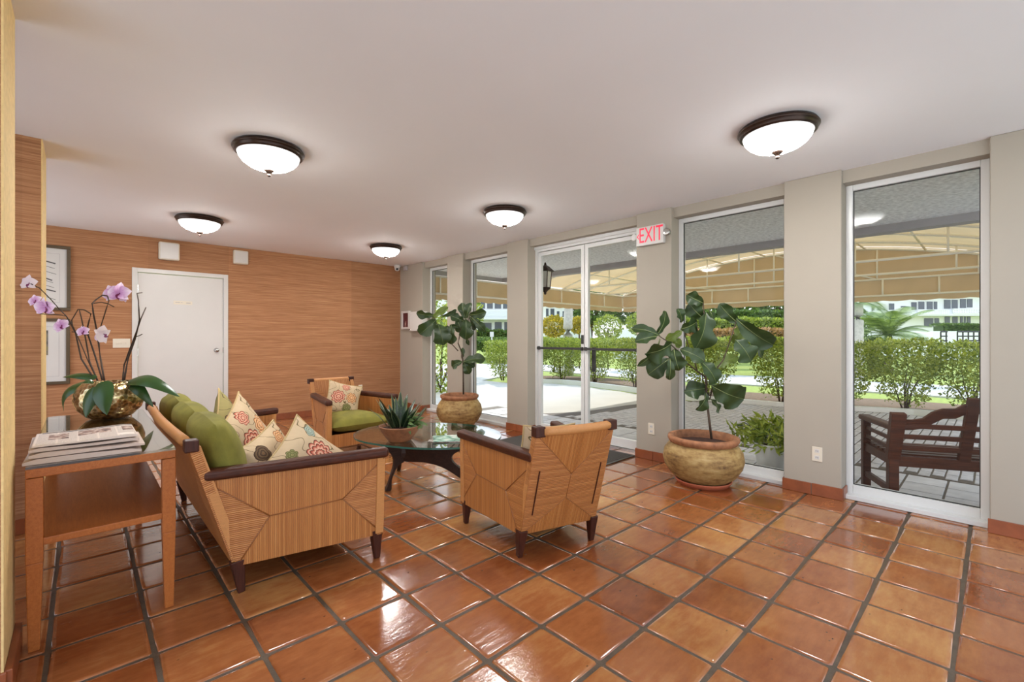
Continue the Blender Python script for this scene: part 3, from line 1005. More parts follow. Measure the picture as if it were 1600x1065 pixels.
# newspapers
def print_mat():
    t = NT('printed_newspaper')
    p = t.coord()
    sx = t.n('SeparateXYZ')
    t.l(p, sx.inputs[0])
    X, Y = sx.outputs[0], sx.outputs[1]
    paper = lin(214, 200, 188)
    lines = t.math('GREATER_THAN', t.math('FRACT', t.math('MULTIPLY', Y, 190.0)), 0.55)
    words = t.math('GREATER_THAN', t.noise(t.mapping(p, (260, 190, 1)), 1.0, 1), 0.44)
    colm = t.math('GREATER_THAN', t.math('FRACT', t.math('MULTIPLY', t.math('ADD', X, 0.5), 15.0)), 0.10)
    ink = t.math('MULTIPLY', t.math('MULTIPLY', lines, words), colm)
    c = t.mix(t.math('MULTIPLY', ink, 0.55), paper, lin(70, 62, 60))
    def rect(x0, x1, y0, y1):
        a = t.math('MULTIPLY', t.math('GREATER_THAN', X, x0), t.math('LESS_THAN', X, x1))
        b = t.math('MULTIPLY', t.math('GREATER_THAN', Y, y0), t.math('LESS_THAN', Y, y1))
        return t.math('MULTIPLY', a, b)
    ph = t.ramp(t.noise(p, 42, 4), [(0.35, lin(60, 52, 56)), (0.5, lin(150, 118, 104)), (0.65, lin(206, 190, 176))])
    for r_ in ((-0.125, -0.06, -0.06, 0.09), (-0.03, 0.085, -0.02, 0.11), (0.125, 0.165, -0.02, 0.10)):
        c = t.mix(rect(*r_), c, ph)
    c = t.mix(rect(-0.15, 0.17, 0.135, 0.155), c, lin(52, 46, 50))
    c = t.mix(rect(0.10, 0.16, -0.15, -0.10), c, lin(226, 214, 204))
    return t.set(Base_Color=c, Roughness=0.8)
M['print'] = print_mat()
M['under'] = plain('newspaper_pages', lin(196, 178, 166), 0.85, var=0.14, scale=60, stretch=(1, 1, 40))
z = TZ + 0.001
ncx, ncy = 0.022, 2.895
names = ['bottom folded newspaper of the pile on the console glass', 'second folded newspaper from the bottom of the console pile', 'third folded newspaper in the pile on the console', 'top newspaper of the pile with photos on its front page']
for k in range(4):
    w_, l_, h_ = 0.375 - 0.010 * k + rnd.uniform(-0.01, 0.01), 0.36 - 0.008 * k, (0.020, 0.016, 0.014, 0.010)[k]
    m = MB()
    def P(u, v, top, w_=w_, l_=l_, h_=h_, k=k):
        x, y = (u - 0.5) * w_, (v - 0.5) * l_
        e = 1.0 if 0.04 < u < 0.96 else 0.55
        return V3((x, y, (h_ * e if top else 0.0) + 0.003 * math.sin(u * 5 + k) * (1 if top else 0)))
    m.grid(lambda u, v: P(u, v, True), 10, 6)
    m.grid(lambda u, v: P(u, v, False), 10, 6)
    for e in range(2):
        m.grid(lambda u, v, e=e: P(u, e, False).lerp(P(u, e, True), v), 10, 1)
        m.grid(lambda u, v, e=e: P(e, u, False).lerp(P(e, u, True), v), 6, 1)
    o = m.build('newspaper', M['print'] if k == 3 else M['under'], None, loc=(ncx + rnd.uniform(-0.008, 0.008), ncy + rnd.uniform(-0.01, 0.01), z), rot=(0, 0, R(rnd.uniform(-3, 3) - 1)))
    tag(o, names[k], 'newspaper', 'newspapers piled on the console')
    z += h_ + 0.0065

# ------------------------------------------------------------------ coffee table
GT = 0.44
cf = thing('coffee_table', 'low coffee table with rounded glass top on dark sculpted wooden legs', 'coffee table', (0, 0, 0))
ctrl = [(1.66, 3.66), (1.70, 3.36), (1.86, 3.03), (2.14, 2.80), (2.46, 2.80), (2.70, 3.02), (2.76, 3.36), (2.62, 3.70), (2.36, 3.95), (2.04, 4.04), (1.79, 3.92)]
def catmull(P, n=6):
    out = []
    N = len(P)
    for i in range(N):
        p0, p1, p2, p3 = [V3((*P[(i + k) % N], 0)) for k in (-1, 0, 1, 2)]
        for j in range(n):
            t = j / n
            out.append(0.5 * ((2 * p1) + (p2 - p0) * t + (2 * p0 - 5 * p1 + 4 * p2 - p3) * t * t + (3 * p1 - p0 - 3 * p2 + p3) * t ** 3))
    return out
ol = catmull(ctrl)
MB().prism([p + V3((0, 0, GT - 0.014)) for p in ol], (0, 0, 0.014)).build('glass_top', M['tglass'], cf)
eb = MB()
n_ = len(ol)
cc_ = V3((2.2, 3.42, 0))
ring_o = [p + (p - cc_).normalized() * 0.0006 for p in ol]
eb.add([p + V3((0, 0, GT - 0.0142)) for p in ring_o] + [p + V3((0, 0, GT + 0.0002)) for p in ring_o], [(i, (i + 1) % n_, n_ + (i + 1) % n_, n_ + i) for i in range(n_)])
eb.build('glass_edge', M['gedge'], cf)
J = V3((1.995, 3.46, 0))
E1 = V3((2.44, 2.93, 0))
dr = (E1 - J).normalized()
side = V3((-dr.y, dr.x, 0))
L = (E1 - J).length
def prof_spline(pts, n=6):
    return [(p.x, p.y) for p in catmull(pts, n)]
prof = prof_spline([(0.0, 0.405), (0.22, 0.40), (0.44, 0.412), (0.66, 0.428), (0.70, 0.418), (0.56, 0.36), (0.46, 0.31), (0.43, 0.265), (0.46, 0.22), (0.56, 0.15), (0.69, 0.04), (0.71, 0.004), (0.655, 0.004), (0.52, 0.095), (0.36, 0.185), (0.20, 0.225), (0.0, 0.235), (-0.02, 0.32)])
MB().prism([J + dr * (u * 0.98) + V3((0, 0, max(0.0, min(zz, GT - 0.0145)))) - side * 0.018 for u, zz in prof], side * 0.036).build('long_support', M['basewood'], cf, bevel=0.004)
for tip, top in ((V3((1.85, 3.485, 0)), V3((1.80, 3.55, GT - 0.0145))), (V3((2.235, 3.97, 0)), V3((2.28, 3.84, GT - 0.0145)))):
    k = J + (tip - J) * 0.28
    k.z = 0.27
    j0, j1 = J + V3((0, 0, 0.30)), J + V3((0, 0, 0.24))
    hdir = (V3((tip.x, tip.y, 0)) - J).normalized()
    sd = V3((-hdir.y, hdir.x, 0)) * 0.034
    Lt = (V3((tip.x, tip.y, 0)) - J).length
    Lp = (V3((top.x, top.y, 0)) - J).length
    pr = prof_spline([(-0.01, 0.39), (0.05, 0.37), (Lp * 0.62, 0.40), (Lp, 0.424), (Lp + 0.03, 0.424), (Lp * 0.7, 0.345), (Lp * 0.45, 0.28), (Lt * 0.62, 0.20), (Lt * 0.92, 0.06), (Lt + 0.01, 0.003), (Lt - 0.035, 0.003), (Lt * 0.70, 0.10), (Lt * 0.35, 0.20), (-0.01, 0.24)], 5)
    MB().prism([J + hdir * u + V3((0, 0, max(0.0, min(zz, GT - 0.0145)))) - sd / 2 for u, zz in pr], sd).build('leg', M['basewood'], cf, bevel=0.004)

# magazines
mg = [('open-faced magazine with green cover on the right of the coffee table', lin(150, 190, 170), 18, 0.006), ('pale magazine under the green one on the coffee table', lin(186, 176, 166), 4, 0.006)]
zz = GT + 0.001
for k, (lb, c, ang, th) in enumerate(reversed(mg)):
    m = MB().box(-0.11, 0.11, -0.145, 0.145, 0, th)
    t = NT('magazine_cover')
    f_ = t.noise(t.coord(), 16, 4)
    t.set(Base_Color=t.ramp(f_, [(0.35, sc(c, 0.35)), (0.5, c), (0.7, lin(236, 232, 226))]), Roughness=0.25)
    c0 = atz(700, 686, GT)
    o = m.build('magazine', t.m, None, bevel=0.001, loc=(c0.x + 0.015 * k, c0.y - 0.02 * k, zz), rot=(0, 0, R(ang + 40)))
    tag(o, lb, 'magazine')
    zz += th + 0.001

# ------------------------------------------------------------------ succulent dish on the coffee table
sb = atz(622, 691, GT)
sb = V3((sb.x + 0.05, sb.y + 0.06, GT + 0.001))
su = thing('succulent_planter', 'spiky striped succulents in a shallow brown clay bowl on the coffee table', 'potted plant', sb)
M['clay'] = plain('brown_clay', lin(146, 98, 66), 0.6, var=0.3, scale=16, bump=0.3, bscale=50)
MB().lathe([(0.0, 0.0), (0.085, 0.0), (0.10, 0.012), (0.145, 0.075), (0.165, 0.115), (0.168, 0.122), (0.160, 0.124), (0.148, 0.112), (0.13, 0.09)], 28, jit=0.012).build('bowl', M['clay'], su, True)
MB().lathe([(0.0, 0.112), (0.08, 0.110), (0.147, 0.100)], 20).build('soil', M['soil'], su)
M['snake'] = None
def snake_mat():
    t = NT('striped_succulent_leaf')
    uv = t.coord('UV')
    sx = t.n('SeparateXYZ')
    t.l(uv, sx.inputs[0])
    e = t.math('GREATER_THAN', t.math('ABSOLUTE', t.math('SUBTRACT', sx.outputs[0], 0.5)), 0.42)
    nb = t.noise(t.mapping(uv, (3, 22, 1)), 1.0, 2)
    body = t.ramp(nb, [(0.4, lin(20, 34, 22)), (0.62, lin(50, 72, 44))])
    return t.set(Base_Color=t.mix(e, body, lin(130, 142, 98)), Roughness=0.35)
M['snake'] = snake_mat()
def blade(base, tip, wid, mat, parent, name='leaf', curl=0.15, nrm=None, taper=1.0, n=8, cup=0.25):
    base, tip = V3(base), V3(tip)
    d = tip - base
    L = d.length
    dn = d.normalized()
    s = dn.cross(V3(nrm) if nrm is not None else V3((rnd.uniform(-1, 1), rnd.uniform(-1, 1), 0.3)))
    if s.length < 1e-3:
        s = dn.cross(V3((0.3, 1, 0)))
    s.normalize()
    q = s.cross(dn).normalized()
    def P(u, v):
        w = wid / 2 * (math.sin(PI * min(1.0, 0.12 + 0.88 * v ** taper)) ** 0.75) if v < 0.999 else 0.0008
        a = 2 * u - 1
        return base + dn * (L * v) + s * (a * w) + q * (curl * L * math.sin(PI * v) + cup * w * a * a)
    m = MB()
    m.grid(P, 4, n, uvs=lambda u, v: (u, v))
    return m.build(name, mat, parent, True, fix=False)
for k in range(32):
    a_ = rnd.uniform(0, 2 * PI)
    r0 = rnd.uniform(0.01, 0.10)
    up = rnd.uniform(0.13, 0.29) * (1.1 - r0 * 3)
    out = rnd.uniform(0.03, 0.12) + r0 * 0.6
    b0 = (r0 * math.cos(a_), r0 * math.sin(a_), 0.105)
    t0 = (b0[0] + out * math.cos(a_), b0[1] + out * math.sin(a_), 0.105 + up)
    blade(b0, t0, rnd.uniform(0.046, 0.066), M['snake'], su, curl=-0.06, nrm=(math.cos(a_), math.sin(a_), 0.3), taper=0.8)
M['trail'] = leaf_mat('trailing_leaf', lin(52, 84, 44), lin(120, 150, 90), 0.4, 0.15)
for k in range(26):
    a_ = rnd.uniform(-1.3, 0.4) - 0.3
    r0 = rnd.uniform(0.08, 0.15)
    b0 = V3((r0 * math.cos(a_), r0 * math.sin(a_), rnd.uniform(0.10, 0.19)))
    t0 = b0 + V3((math.cos(a_) * rnd.uniform(0.03, 0.09), math.sin(a_) * rnd.uniform(0.03, 0.09), rnd.uniform(-0.06, 0.04)))
    blade(b0, t0, 0.026, M['trail'], su, 'trailing_leaf', curl=0.2, n=4)

# ------------------------------------------------------------------ orchids in a mercury-glass bowl
ob = atz(172, 652, TZ)
OW = proj((ob.x, ob.y, TZ))[2]
orr = thing('orchid_bowl', 'pink orchids with bare dark stems in a mottled gold glass bowl on the console', 'orchid', (ob.x, ob.y, TZ + 0.001))
def mercury():
    t = NT('mercury_glass')
    vo = t.n('TexVoronoi')
    vo.inputs['Scale'].default_value = 45
    t.l(t.coord(), vo.inputs['Vector'])
    f = t.noise(t.coord(), 12, 4)
    c = t.ramp(t.math('ADD', t.math('MULTIPLY', vo.outputs['Distance'], 0.4), t.math('MULTIPLY', f, 0.7)), [(0.25, lin(70, 52, 28)), (0.5, lin(150, 124, 78)), (0.75, lin(222, 204, 160))])
    return t.set(Base_Color=c, Metallic=0.85, Roughness=0.16, Normal=t.bump(vo.outputs['Distance'], 0.5, 0.006))
k_ = OW / FPX
MB().lathe([(k * 0.90 if k > 0.1 else k, z_ * 1.04) for k, z_ in [(0.0, 0.0), (0.09, 0.0), (0.13, 0.012), (0.18, 0.06), (0.202, 0.115), (0.198, 0.16), (0.178, 0.20), (0.150, 0.222), (0.146, 0.226), (0.140, 0.220), (0.15, 0.20)]], 40).build('glass_bowl', mercury(), orr, True)
MB().lathe([(0.0, 0.224), (0.08, 0.222), (0.130, 0.216)], 20).build('soil', M['soil'], orr)
O0 = V3(orr.location)
def ol_(x, y, dw=0.0):
    return at(x, y, OW + dw) - O0
M['ostem'] = plain('orchid_stem', lin(58, 40, 24), 0.6, var=0.3, scale=30)
stems = [([(147, 592), (127, 560), (118, 520), (104, 494), (92, 482)], 0.0), ([(150, 590), (137, 562), (120, 522), (110, 502)], 0.03), ([(92, 482), (80, 468), (62, 450), (48, 443)], 0.0),
         ([(163, 594), (157, 560), (152, 520), (146, 490), (144, 474), (150, 468), (160, 461), (168, 462), (170, 470), (163, 492), (156, 514)], -0.03),
         ([(160, 594), (150, 560), (138, 524), (137, 510), (142, 490), (132, 484), (122, 483), (112, 500), (114, 514)], 0.06),
         ([(152, 594), (140, 565), (134, 530), (128, 500), (124, 484)], 0.02),
         ([(192, 594), (194, 570), (205, 540), (214, 516), (220, 498), (228, 480)], 0.0), ([(194, 594), (200, 560), (211, 530), (218, 500), (216, 468), (214, 458)], -0.02), ([(212, 526), (218, 524), (222, 522)], 0.0), ([(214, 458), (222, 457)], 0.0), ([(104, 494), (96, 492), (62, 490)], 0.0),
         ([(144, 474), (158, 472), (168, 474), (178, 479)], 0.0), ([(138, 524), (128, 520), (112, 518)], 0.05)]
for pts, dw in stems:
    n = len(pts)
    rr = [0.0055 - 0.003 * i / n for i in range(n)]
    if n < 4:
        rr = [0.003] * n
    sm_ = []
    P_ = [ol_(x, y, dw + 0.05 * math.sin(i * 1.3) * (i > 0)) for i, (x, y) in enumerate(pts)]
    for i in range(n - 1):
        sm_ += [P_[i], P_[i].lerp(P_[i + 1], 0.5)]
    sm_.append(P_[-1])
    MB().tube(sm_, [0.0055 - 0.0028 * i / len(sm_) for i in range(len(sm_))] if n > 4 else 0.003, 7).build('stem', M['ostem'], orr, True)
def petal_mat():
    t = NT('orchid_petal')
    uv = t.coord('UV')
    sx = t.n('SeparateXYZ')
    t.l(uv, sx.inputs[0])
    st = t.noise(t.mapping(uv, (30, 2, 1)), 1.0, 3)
    f = t.math('ADD', t.math('MULTIPLY', sx.outputs[1], 0.5), t.math('MULTIPLY', st, 0.6))
    c = t.ramp(f, [(0.2, lin(176, 104, 170)), (0.5, lin(214, 164, 206)), (0.8, lin(244, 228, 236))])
    t.set(Base_Color=c, Roughness=0.6)
    return t.m
M['petal'] = petal_mat()
M['petalw'] = leaf_mat('pale_orchid_petal', lin(222, 196, 220), lin(246, 236, 236), 0.6, 0.2)
M['lip'] = plain('orchid_lip', lin(120, 30, 80), 0.5)
def orchid_flower(x, y, size, pale=False, dw=0.0, turn=0.0):
    c = ol_(x, y, dw)
    n = (-FW + UP * rnd.uniform(-0.3, 0.2) + RT * rnd.uniform(-0.5, 0.5)).normalized()
    a = RT.copy()
    b = n.cross(a).normalized() * -1 if n.cross(a).z < 0 else n.cross(a).normalized()
    core = MB().lathe([(0, -0.004), (0.005, 0), (0.004, 0.006), (0, 0.009)], 8).build('flower', M['lip'], orr, True, loc=c)
    for ang, ln, wd in ((90, 0.95, 0.62), (210, 0.92, 0.55), (330, 0.92, 0.55), (12, 1.0, 0.95), (168, 1.0, 0.95), (270, 0.5, 0.4)):
        th = R(ang + turn)
        d = a * math.cos(th) + b * math.sin(th)
        bl = blade((0, 0, 0), d * size * ln * 0.55 + n * 0.006, size * wd * 0.62, M['lip'] if ang == 270 else (M['petalw'] if pale else M['petal']), core, 'petal', curl=0.10, nrm=n, taper=0.75, n=5, cup=0.15)
for x, y, s_, pale, tn in ((46, 443, 0.115, True, 0), (72, 481, 0.135, False, 0), (56, 470, 0.085, False, 20), (45, 495, 0.08, True, 0), (97, 509, 0.105, False, 30), (187, 459, 0.15, False, 0), (176, 458, 0.12, False, 30), (131, 518, 0.085, False, 10), (163, 522, 0.12, True, 60), (159, 526, 0.09, False, 30), (195, 460, 0.10, False, 60)):
    orchid_flower(x, y, s_, pale, rnd.uniform(-0.05, 0.05), tn)
oleaf = [((150, 590), (98, 589), 0.055, 0.10, 0, 0), ((142, 596), (100, 643), 0.085, 0.30, -.06, -.10), ((160, 596), (167, 648), 0.105, 0.10, -.16, -.24), ((148, 604), (134, 652), 0.085, 0.08, -.17, -.24), ((202, 594), (281, 620), 0.095, 0.20, 0, -.05), ((206, 598), (240, 636), 0.07, 0.25, 0, -.05), ((146, 598), (126, 600), 0.06, 0.30, -.05, -.08)]
for (p, q, wd, cu, d0, d1) in oleaf:
    blade(ol_(*p, d0), ol_(*q, d1), wd * 1.05, M['orchleaf'], orr, 'leaf', curl=cu, nrm=UP + -FW * 0.8, taper=0.7, n=10, cup=-0.25)
# ------------------------------------------------------------------ fiddle-leaf figs in clay pots
def pot_mat():
    t = NT('weathered_pot')
    p = t.coord()
    a = t.noise(t.mapping(p, (2, 2, 7)), 3.0, 5, 0.65)
    b = t.noise(p, 26, 4)
    f = t.math('ADD', t.math('MULTIPLY', a, 0.75), t.math('MULTIPLY', b, 0.25))
    c = t.ramp(f, [(0.32, lin(78, 52, 28)), (0.43, lin(134, 102, 56)), (0.55, lin(164, 134, 80)), (0.72, lin(190, 166, 116))])
    return t.set(Base_Color=c, Roughness=0.65, Normal=t.bump(f, 0.35, 0.01))
M['pot'] = pot_mat()
M['rim'] = plain('reddish_pot_rim', lin(150, 100, 66), 0.7, var=0.3, scale=22, bump=0.5, bscale=50)
def fig_leaf(base, tip, wid, mat, parent, tilt, fold, wav):
    base, tip = V3(base), V3(tip)
    d = tip - base
    L = d.length
    dn = d.normalized()
    s0 = dn.cross(-FW).normalized()
    q0 = s0.cross(dn).normalized()
    s = (s0 * math.cos(tilt) + q0 * math.sin(tilt)).normalized()
    q = s.cross(dn).normalized()
    ph = wav
    prof = [0.03, 0.36, 0.60, 0.68, 0.64, 0.74, 0.94, 1.0, 0.92, 0.66, 0.10]
    N = 10
    def P(u, v):
        k = min(int(v * N), N - 1)
        fr = v * N - k
        w = wid / 2 * (prof[k] * (1 - fr) + prof[k + 1] * fr)
        a = 2 * u - 1
        w *= 1 + 0.07 * math.sin(v * 17 + ph + 2 * a)
        h = 0.13 * L * math.sin(PI * v) + fold * abs(a) * w + 0.085 * wid * math.sin(v * 13 + ph + a * 1.5) * abs(a)
        return base + dn * (L * v) + s * (a * w) + q * h
    m = MB()
    m.grid(P, 6, 12, uvs=lambda u, v: (u, v))
    mid = [P(0.5, v / 8) - q * 0.0 + q * 0.0015 for v in range(9)]
    o = m.build('leaf', mat, parent, True, fix=False)
    mm = MB()
    mm.tube(mid, [0.0035 - 0.0003 * i for i in range(9)], 5)
    mm.build('midrib', M['vein'], o, True)
    return o
M['vein'] = plain('leaf_vein', lin(128, 140, 84), 0.5)
def fig_plant(label, pos, k, w, org, scl, leaves, branches, prof, saucer, seed):
    global rnd
    rnd = random.Random(seed)
    sc_ = tag(MB().lathe([(0.0, 0.0), (saucer * 0.90, 0.0), (saucer, 0.035), (saucer * 1.01, 0.042), (saucer * 0.96, 0.042), (saucer * 0.90, 0.014), (0.0, 0.012)], 36).build('saucer', M['saucer'], None, True, loc=(pos[0], pos[1], 0.001)), 'terracotta saucer under the ' + k, 'saucer', 'terracotta saucers')
    r = thing('fig_tree', label, 'potted plant', (pos[0], pos[1], 0.0145), 0, 'fiddle-leaf figs in clay pots')
    body, rim, zs, rs = prof
    MB().lathe(body, 44, jit=0.006, cap=False).build('pot', M['pot'], r, True)
    MB().lathe(rim, 44, jit=0.008, cap=False).build('pot_rim', M['rim'], r, True)
    MB().lathe([(0, zs + 0.012), (rs * 0.6, zs + 0.006), (rs, zs)], 24).build('soil', M['soil'], r)
    O = V3(r.location)
    def P(x, y, dw=0.0):
        return at(org[0] + x / scl, org[1] + y / scl, w + dw) - O
    px = w / FPX / scl
    for pts, r0, r1, dw in branches:
        q = [P(x, y, dw * i / max(1, len(pts) - 1)) for i, (x, y) in enumerate(pts)]
        n = len(q)
        MB().tube(q, [r0 + (r1 - r0) * i / (n - 1) for i in range(n)], 8).build('stem', M['figstem'], r, True)
    for (bx, by, tx, ty, wd, dw, mt) in leaves:
        e = rnd.uniform(-0.05, 0.05)
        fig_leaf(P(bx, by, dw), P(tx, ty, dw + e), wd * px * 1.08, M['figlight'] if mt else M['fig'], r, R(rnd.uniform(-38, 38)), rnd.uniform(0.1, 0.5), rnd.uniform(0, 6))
    return r
L1 = [(400, 125, 325, 88, 62, 0, 0), (402, 195, 335, 125, 88, .05, 0), (412, 165, 362, 335, 112, -.06, 0), (296, 242, 372, 208, 72, -.05, 0), (300, 212, 284, 150, 50, .03, 0),
      (205, 272, 78, 240, 48, .04, 0), (192, 266, 228, 160, 60, .08, 0), (192, 274, 92, 298, 52, -.05, 0), (205, 285, 104, 408, 46, -.08, 0), (262, 300, 138, 352, 98, -.12, 0),
      (246, 375, 152, 446, 92, .04, 0), (268, 330, 292, 428, 82, -.08, 0), (295, 332, 405, 385, 66, -.10, 0), (250, 372, 246, 470, 42, -.14, 0), (548, 195, 714, 312, 96, -.10, 0),
      (565, 215, 535, 305, 92, .12, 1), (542, 288, 615, 388, 96, -.14, 0), (585, 255, 662, 372, 52, .02, 0), (556, 215, 472, 128, 66, .06, 0), (385, 385, 458, 486, 84, -.12, 0),
      (440, 420, 556, 365, 46, .05, 1), (415, 508, 314, 522, 80, .02, 0), (412, 528, 368, 606, 70, -.06, 0), (438, 496, 582, 556, 128, -.10, 0), (432, 556, 470, 620, 44, .03, 0), (305, 248, 230, 292, 42, .06, 1), (250, 290, 300, 320, 50, .1, 1), (420, 150, 440, 200, 40, .04, 0)]
B1 = [([(437, 735), (425, 640), (414, 540), (410, 450), (404, 380), (400, 310), (405, 190), (400, 125)], 0.011, 0.005, 0), ([(410, 458), (372, 430), (330, 398), (312, 395)], 0.007, 0.005, -.05),
      ([(372, 430), (365, 400), (340, 340), (318, 270), (318, 245)], 0.006, 0.004, 0), ([(330, 398), (275, 330), (235, 295), (200, 272)], 0.006, 0.004, 0), ([(440, 500), (445, 440), (490, 380), (515, 310), (548, 205)], 0.007, 0.004, -.06), ([(428, 560), (440, 520), (440, 496)], 0.005, 0.003, 0)]
POT1 = ([(0.0, 0.0), (0.150, 0.0), (0.190, 0.012), (0.268, 0.07), (0.318, 0.145), (0.334, 0.205), (0.322, 0.275), (0.285, 0.33), (0.262, 0.345)],
        [(0.262, 0.335), (0.283, 0.35), (0.296, 0.375), (0.292, 0.398), (0.272, 0.405), (0.250, 0.398), (0.243, 0.36), (0.236, 0.30)], 0.335, 0.245)
fig_plant('larger fiddle-leaf fig in a round weathered clay pot beside the exit-sign pillar', (3.985, 1.77), 'nearer fig pot by the tall window', 4.03, (960, 430), 2.879, L1, B1, POT1, 0.235, 5)
L2 = [(515, 612, 338, 592, 95, 0, 0), (545, 660, 372, 812, 150, -.08, 0), (560, 700, 618, 925, 180, -.10, 0), (700, 715, 702, 918, 120, -.05, 0), (498, 652, 668, 530, 76, .05, 1),
      (850, 650, 812, 486, 98, .05, 0), (862, 645, 905, 486, 84, 0, 0), (880, 612, 1062, 576, 104, -.06, 0), (908, 632, 1048, 776, 88, -.08, 0), (890, 632, 938, 772, 76, .05, 0),
      (850, 650, 848, 866, 136, -.10, 0), (838, 682, 690, 618, 92, .08, 0), (405, 700, 366, 806, 44, .02, 0), (805, 742, 682, 718, 46, .05, 0), (868, 830, 882, 925, 44, .04, 0), (600, 622, 752, 556, 62, .06, 0), (655, 720, 640, 880, 130, .02, 0), (760, 640, 820, 800, 110, .06, 0), (480, 660, 440, 840, 100, .06, 0),
      (813, 1094, 708, 1150, 100, .02, 0), (820, 1100, 1055, 1072, 112, -.05, 0), (828, 1100, 890, 1225, 84, -.03, 0), (806, 1070, 816, 950, 44, .03, 0), (830, 1090, 945, 1150, 80, .04, 0)]
# the lower shoots use the same frame: (620,360) at 3.33 re-expressed at (600,400) and 6.655
B2 = [([(826, 1435), (824, 1250), (822, 1100), (808, 1000), (770, 905), (780, 860), (790, 790), (850, 650)], 0.013, 0.006, 0), ([(770, 985), (720, 930), (640, 850), (560, 700)], 0.009, 0.005, -.05), ([(790, 790), (870, 700), (890, 620)], 0.006, 0.004, 0), ([(560, 720), (530, 660), (505, 620)], 0.006, 0.004, 0)]
POT2 = ([(0.0, 0.0), (0.165, 0.0), (0.21, 0.012), (0.275, 0.075), (0.322, 0.16), (0.330, 0.225), (0.310, 0.30), (0.262, 0.37), (0.25, 0.385)],
        [(0.25, 0.375), (0.262, 0.39), (0.276, 0.41), (0.276, 0.435), (0.258, 0.445), (0.238, 0.438), (0.232, 0.40), (0.225, 0.35)], 0.385, 0.233)
fig_plant('smaller fiddle-leaf fig in a round clay pot at the far window corner', (3.975, 5.32), 'farther fig pot near the corner', 6.62, (600, 400), 6.655, L2, B2, POT2, 0.225, 6)
rnd = random.Random(77)

# ------------------------------------------------------------------ doormat
m_ = MB().box(3.12, 4.33, 2.70, 4.22, 0.001, 0.010)
dm = tag(m_.build('doormat', M['mat'], None, bevel=0.004), 'dark charcoal doormat on the tiles inside the entrance doors', 'doormat')
MB().box(3.09, 3.12, 2.67, 4.25, 0.001, 0.007).box(4.33, 4.36, 2.67, 4.25, 0.001, 0.007).box(3.12, 4.33, 2.67, 2.70, 0.001, 0.007).box(3.12, 4.33, 4.22, 4.25, 0.001, 0.007).build('rubber_border', M['black'], dm)

# ------------------------------------------------------------------ wall fittings
def outlet(name, label, face, kind='outlet'):
    """face: origin on the wall, axes (along the wall, out of the wall)"""
    o_, ax, nr = face
    r = MB()
    ax, nr = V3(ax), V3(nr)
    r.prism([ax * -0.036 + UP * -0.058, ax * 0.036 + UP * -0.058, ax * 0.036 + UP * 0.058, ax * -0.036 + UP * 0.058], nr * 0.006)
    ob_ = tag(r.build(name, M['plate'], None, bevel=0.002, loc=o_), label, 'outlet', 'wall sockets')
    for dz in (-0.026, 0.026):
        m = MB().prism([ax * -0.017 + UP * (dz - 0.014) + nr * 0.006, ax * 0.017 + UP * (dz - 0.014) + nr * 0.006, ax * 0.017 + UP * (dz + 0.014) + nr * 0.006, ax * -0.017 + UP * (dz + 0.014) + nr * 0.006], nr * 0.003)
        s = m.build('socket', M['white'], ob_, bevel=0.001)
        for da in (-0.006, 0.006):
            MB().prism([ax * (da - 0.0015) + UP * (dz - 0.006) + nr * 0.009, ax * (da + 0.0015) + UP * (dz - 0.006) + nr * 0.009, ax * (da + 0.0015) + UP * (dz + 0.006) + nr * 0.009, ax * (da - 0.0015) + UP * (dz + 0.006) + nr * 0.009], nr * 0.0006).build('slot', M['black'], s)
    return ob_
outlet('wall_outlet', 'white socket low on the pillar under the exit sign', ((W, 2.471, 0.325), (0, -1, 0), (-1, 0, 0)))
outlet('wall_outlet', 'white socket low on the pillar left of the bench window', ((W, 0.992, 0.335), (0, -1, 0), (-1, 0, 0)))
q = atY(563, 606, D)
outlet('wall_outlet', 'white socket on the brown wall behind the far armchair', ((q.x, D, q.z), (1, 0, 0), (0, -1, 0)))
q = atY(190, 536, D)
o = tag(MB().box(-0.085, 0.085, -0.006, 0, -0.058, 0.058).build('switch_plate', M['plate'], None, bevel=0.002, loc=(q.x, D, q.z)), 'wide ivory switch plate left of the white door', 'switch plate')
for k in (-1, 0, 1):
    MB().box(k * 0.046 - 0.005, k * 0.046 + 0.005, -0.013, -0.006, -0.011, 0.011).build('toggle', M['plate'], o, bevel=0.001)

# exit sign
ey, ez = 2.467, 2.342
es = thing('exit_sign', 'white wall exit sign with red letters and small lamp heads on the pillar', 'exit sign', (W, ey, ez))
MB().box(-0.05, 0, -0.155, 0.155, -0.098, 0.098).build('housing', M['white'], es, bevel=0.006)
rot_w = (PI / 2, 0, -PI / 2)
text_mesh('letters', 'EXIT', 0.225, M['red'], es, (-0.0515, -0.015, 0.0), rot_w, 0.001, 0.60)
ch_ = MB()
for s in (-1, 1):
    ch_.prism([(-0.0505, 0.145, 0), (-0.0505, 0.126, s * 0.026), (-0.0505, 0.118, s * 0.026), (-0.0505, 0.133, 0)], (-0.002, 0, 0))
ch_.build('chevron', M['red'], es)
for s in (-1, 1):
    hd = MB().lathe([(0, 0), (0.03, 0), (0.036, 0.02), (0.036, 0.042), (0.03, 0.046), (0, 0.043)], 16)
    h_ = hd.build('lamp_head', M['chrome'] if s < 0 else M['white'], es, True, loc=(-0.005, s * 0.185, 0.005), rot=(0, -PI / 2, 0))
    MB().tube([(-0.01, s * 0.15, 0.0), (-0.01, s * 0.19, 0.0)], 0.008, 8).build('lamp_arm', M['white'], es)

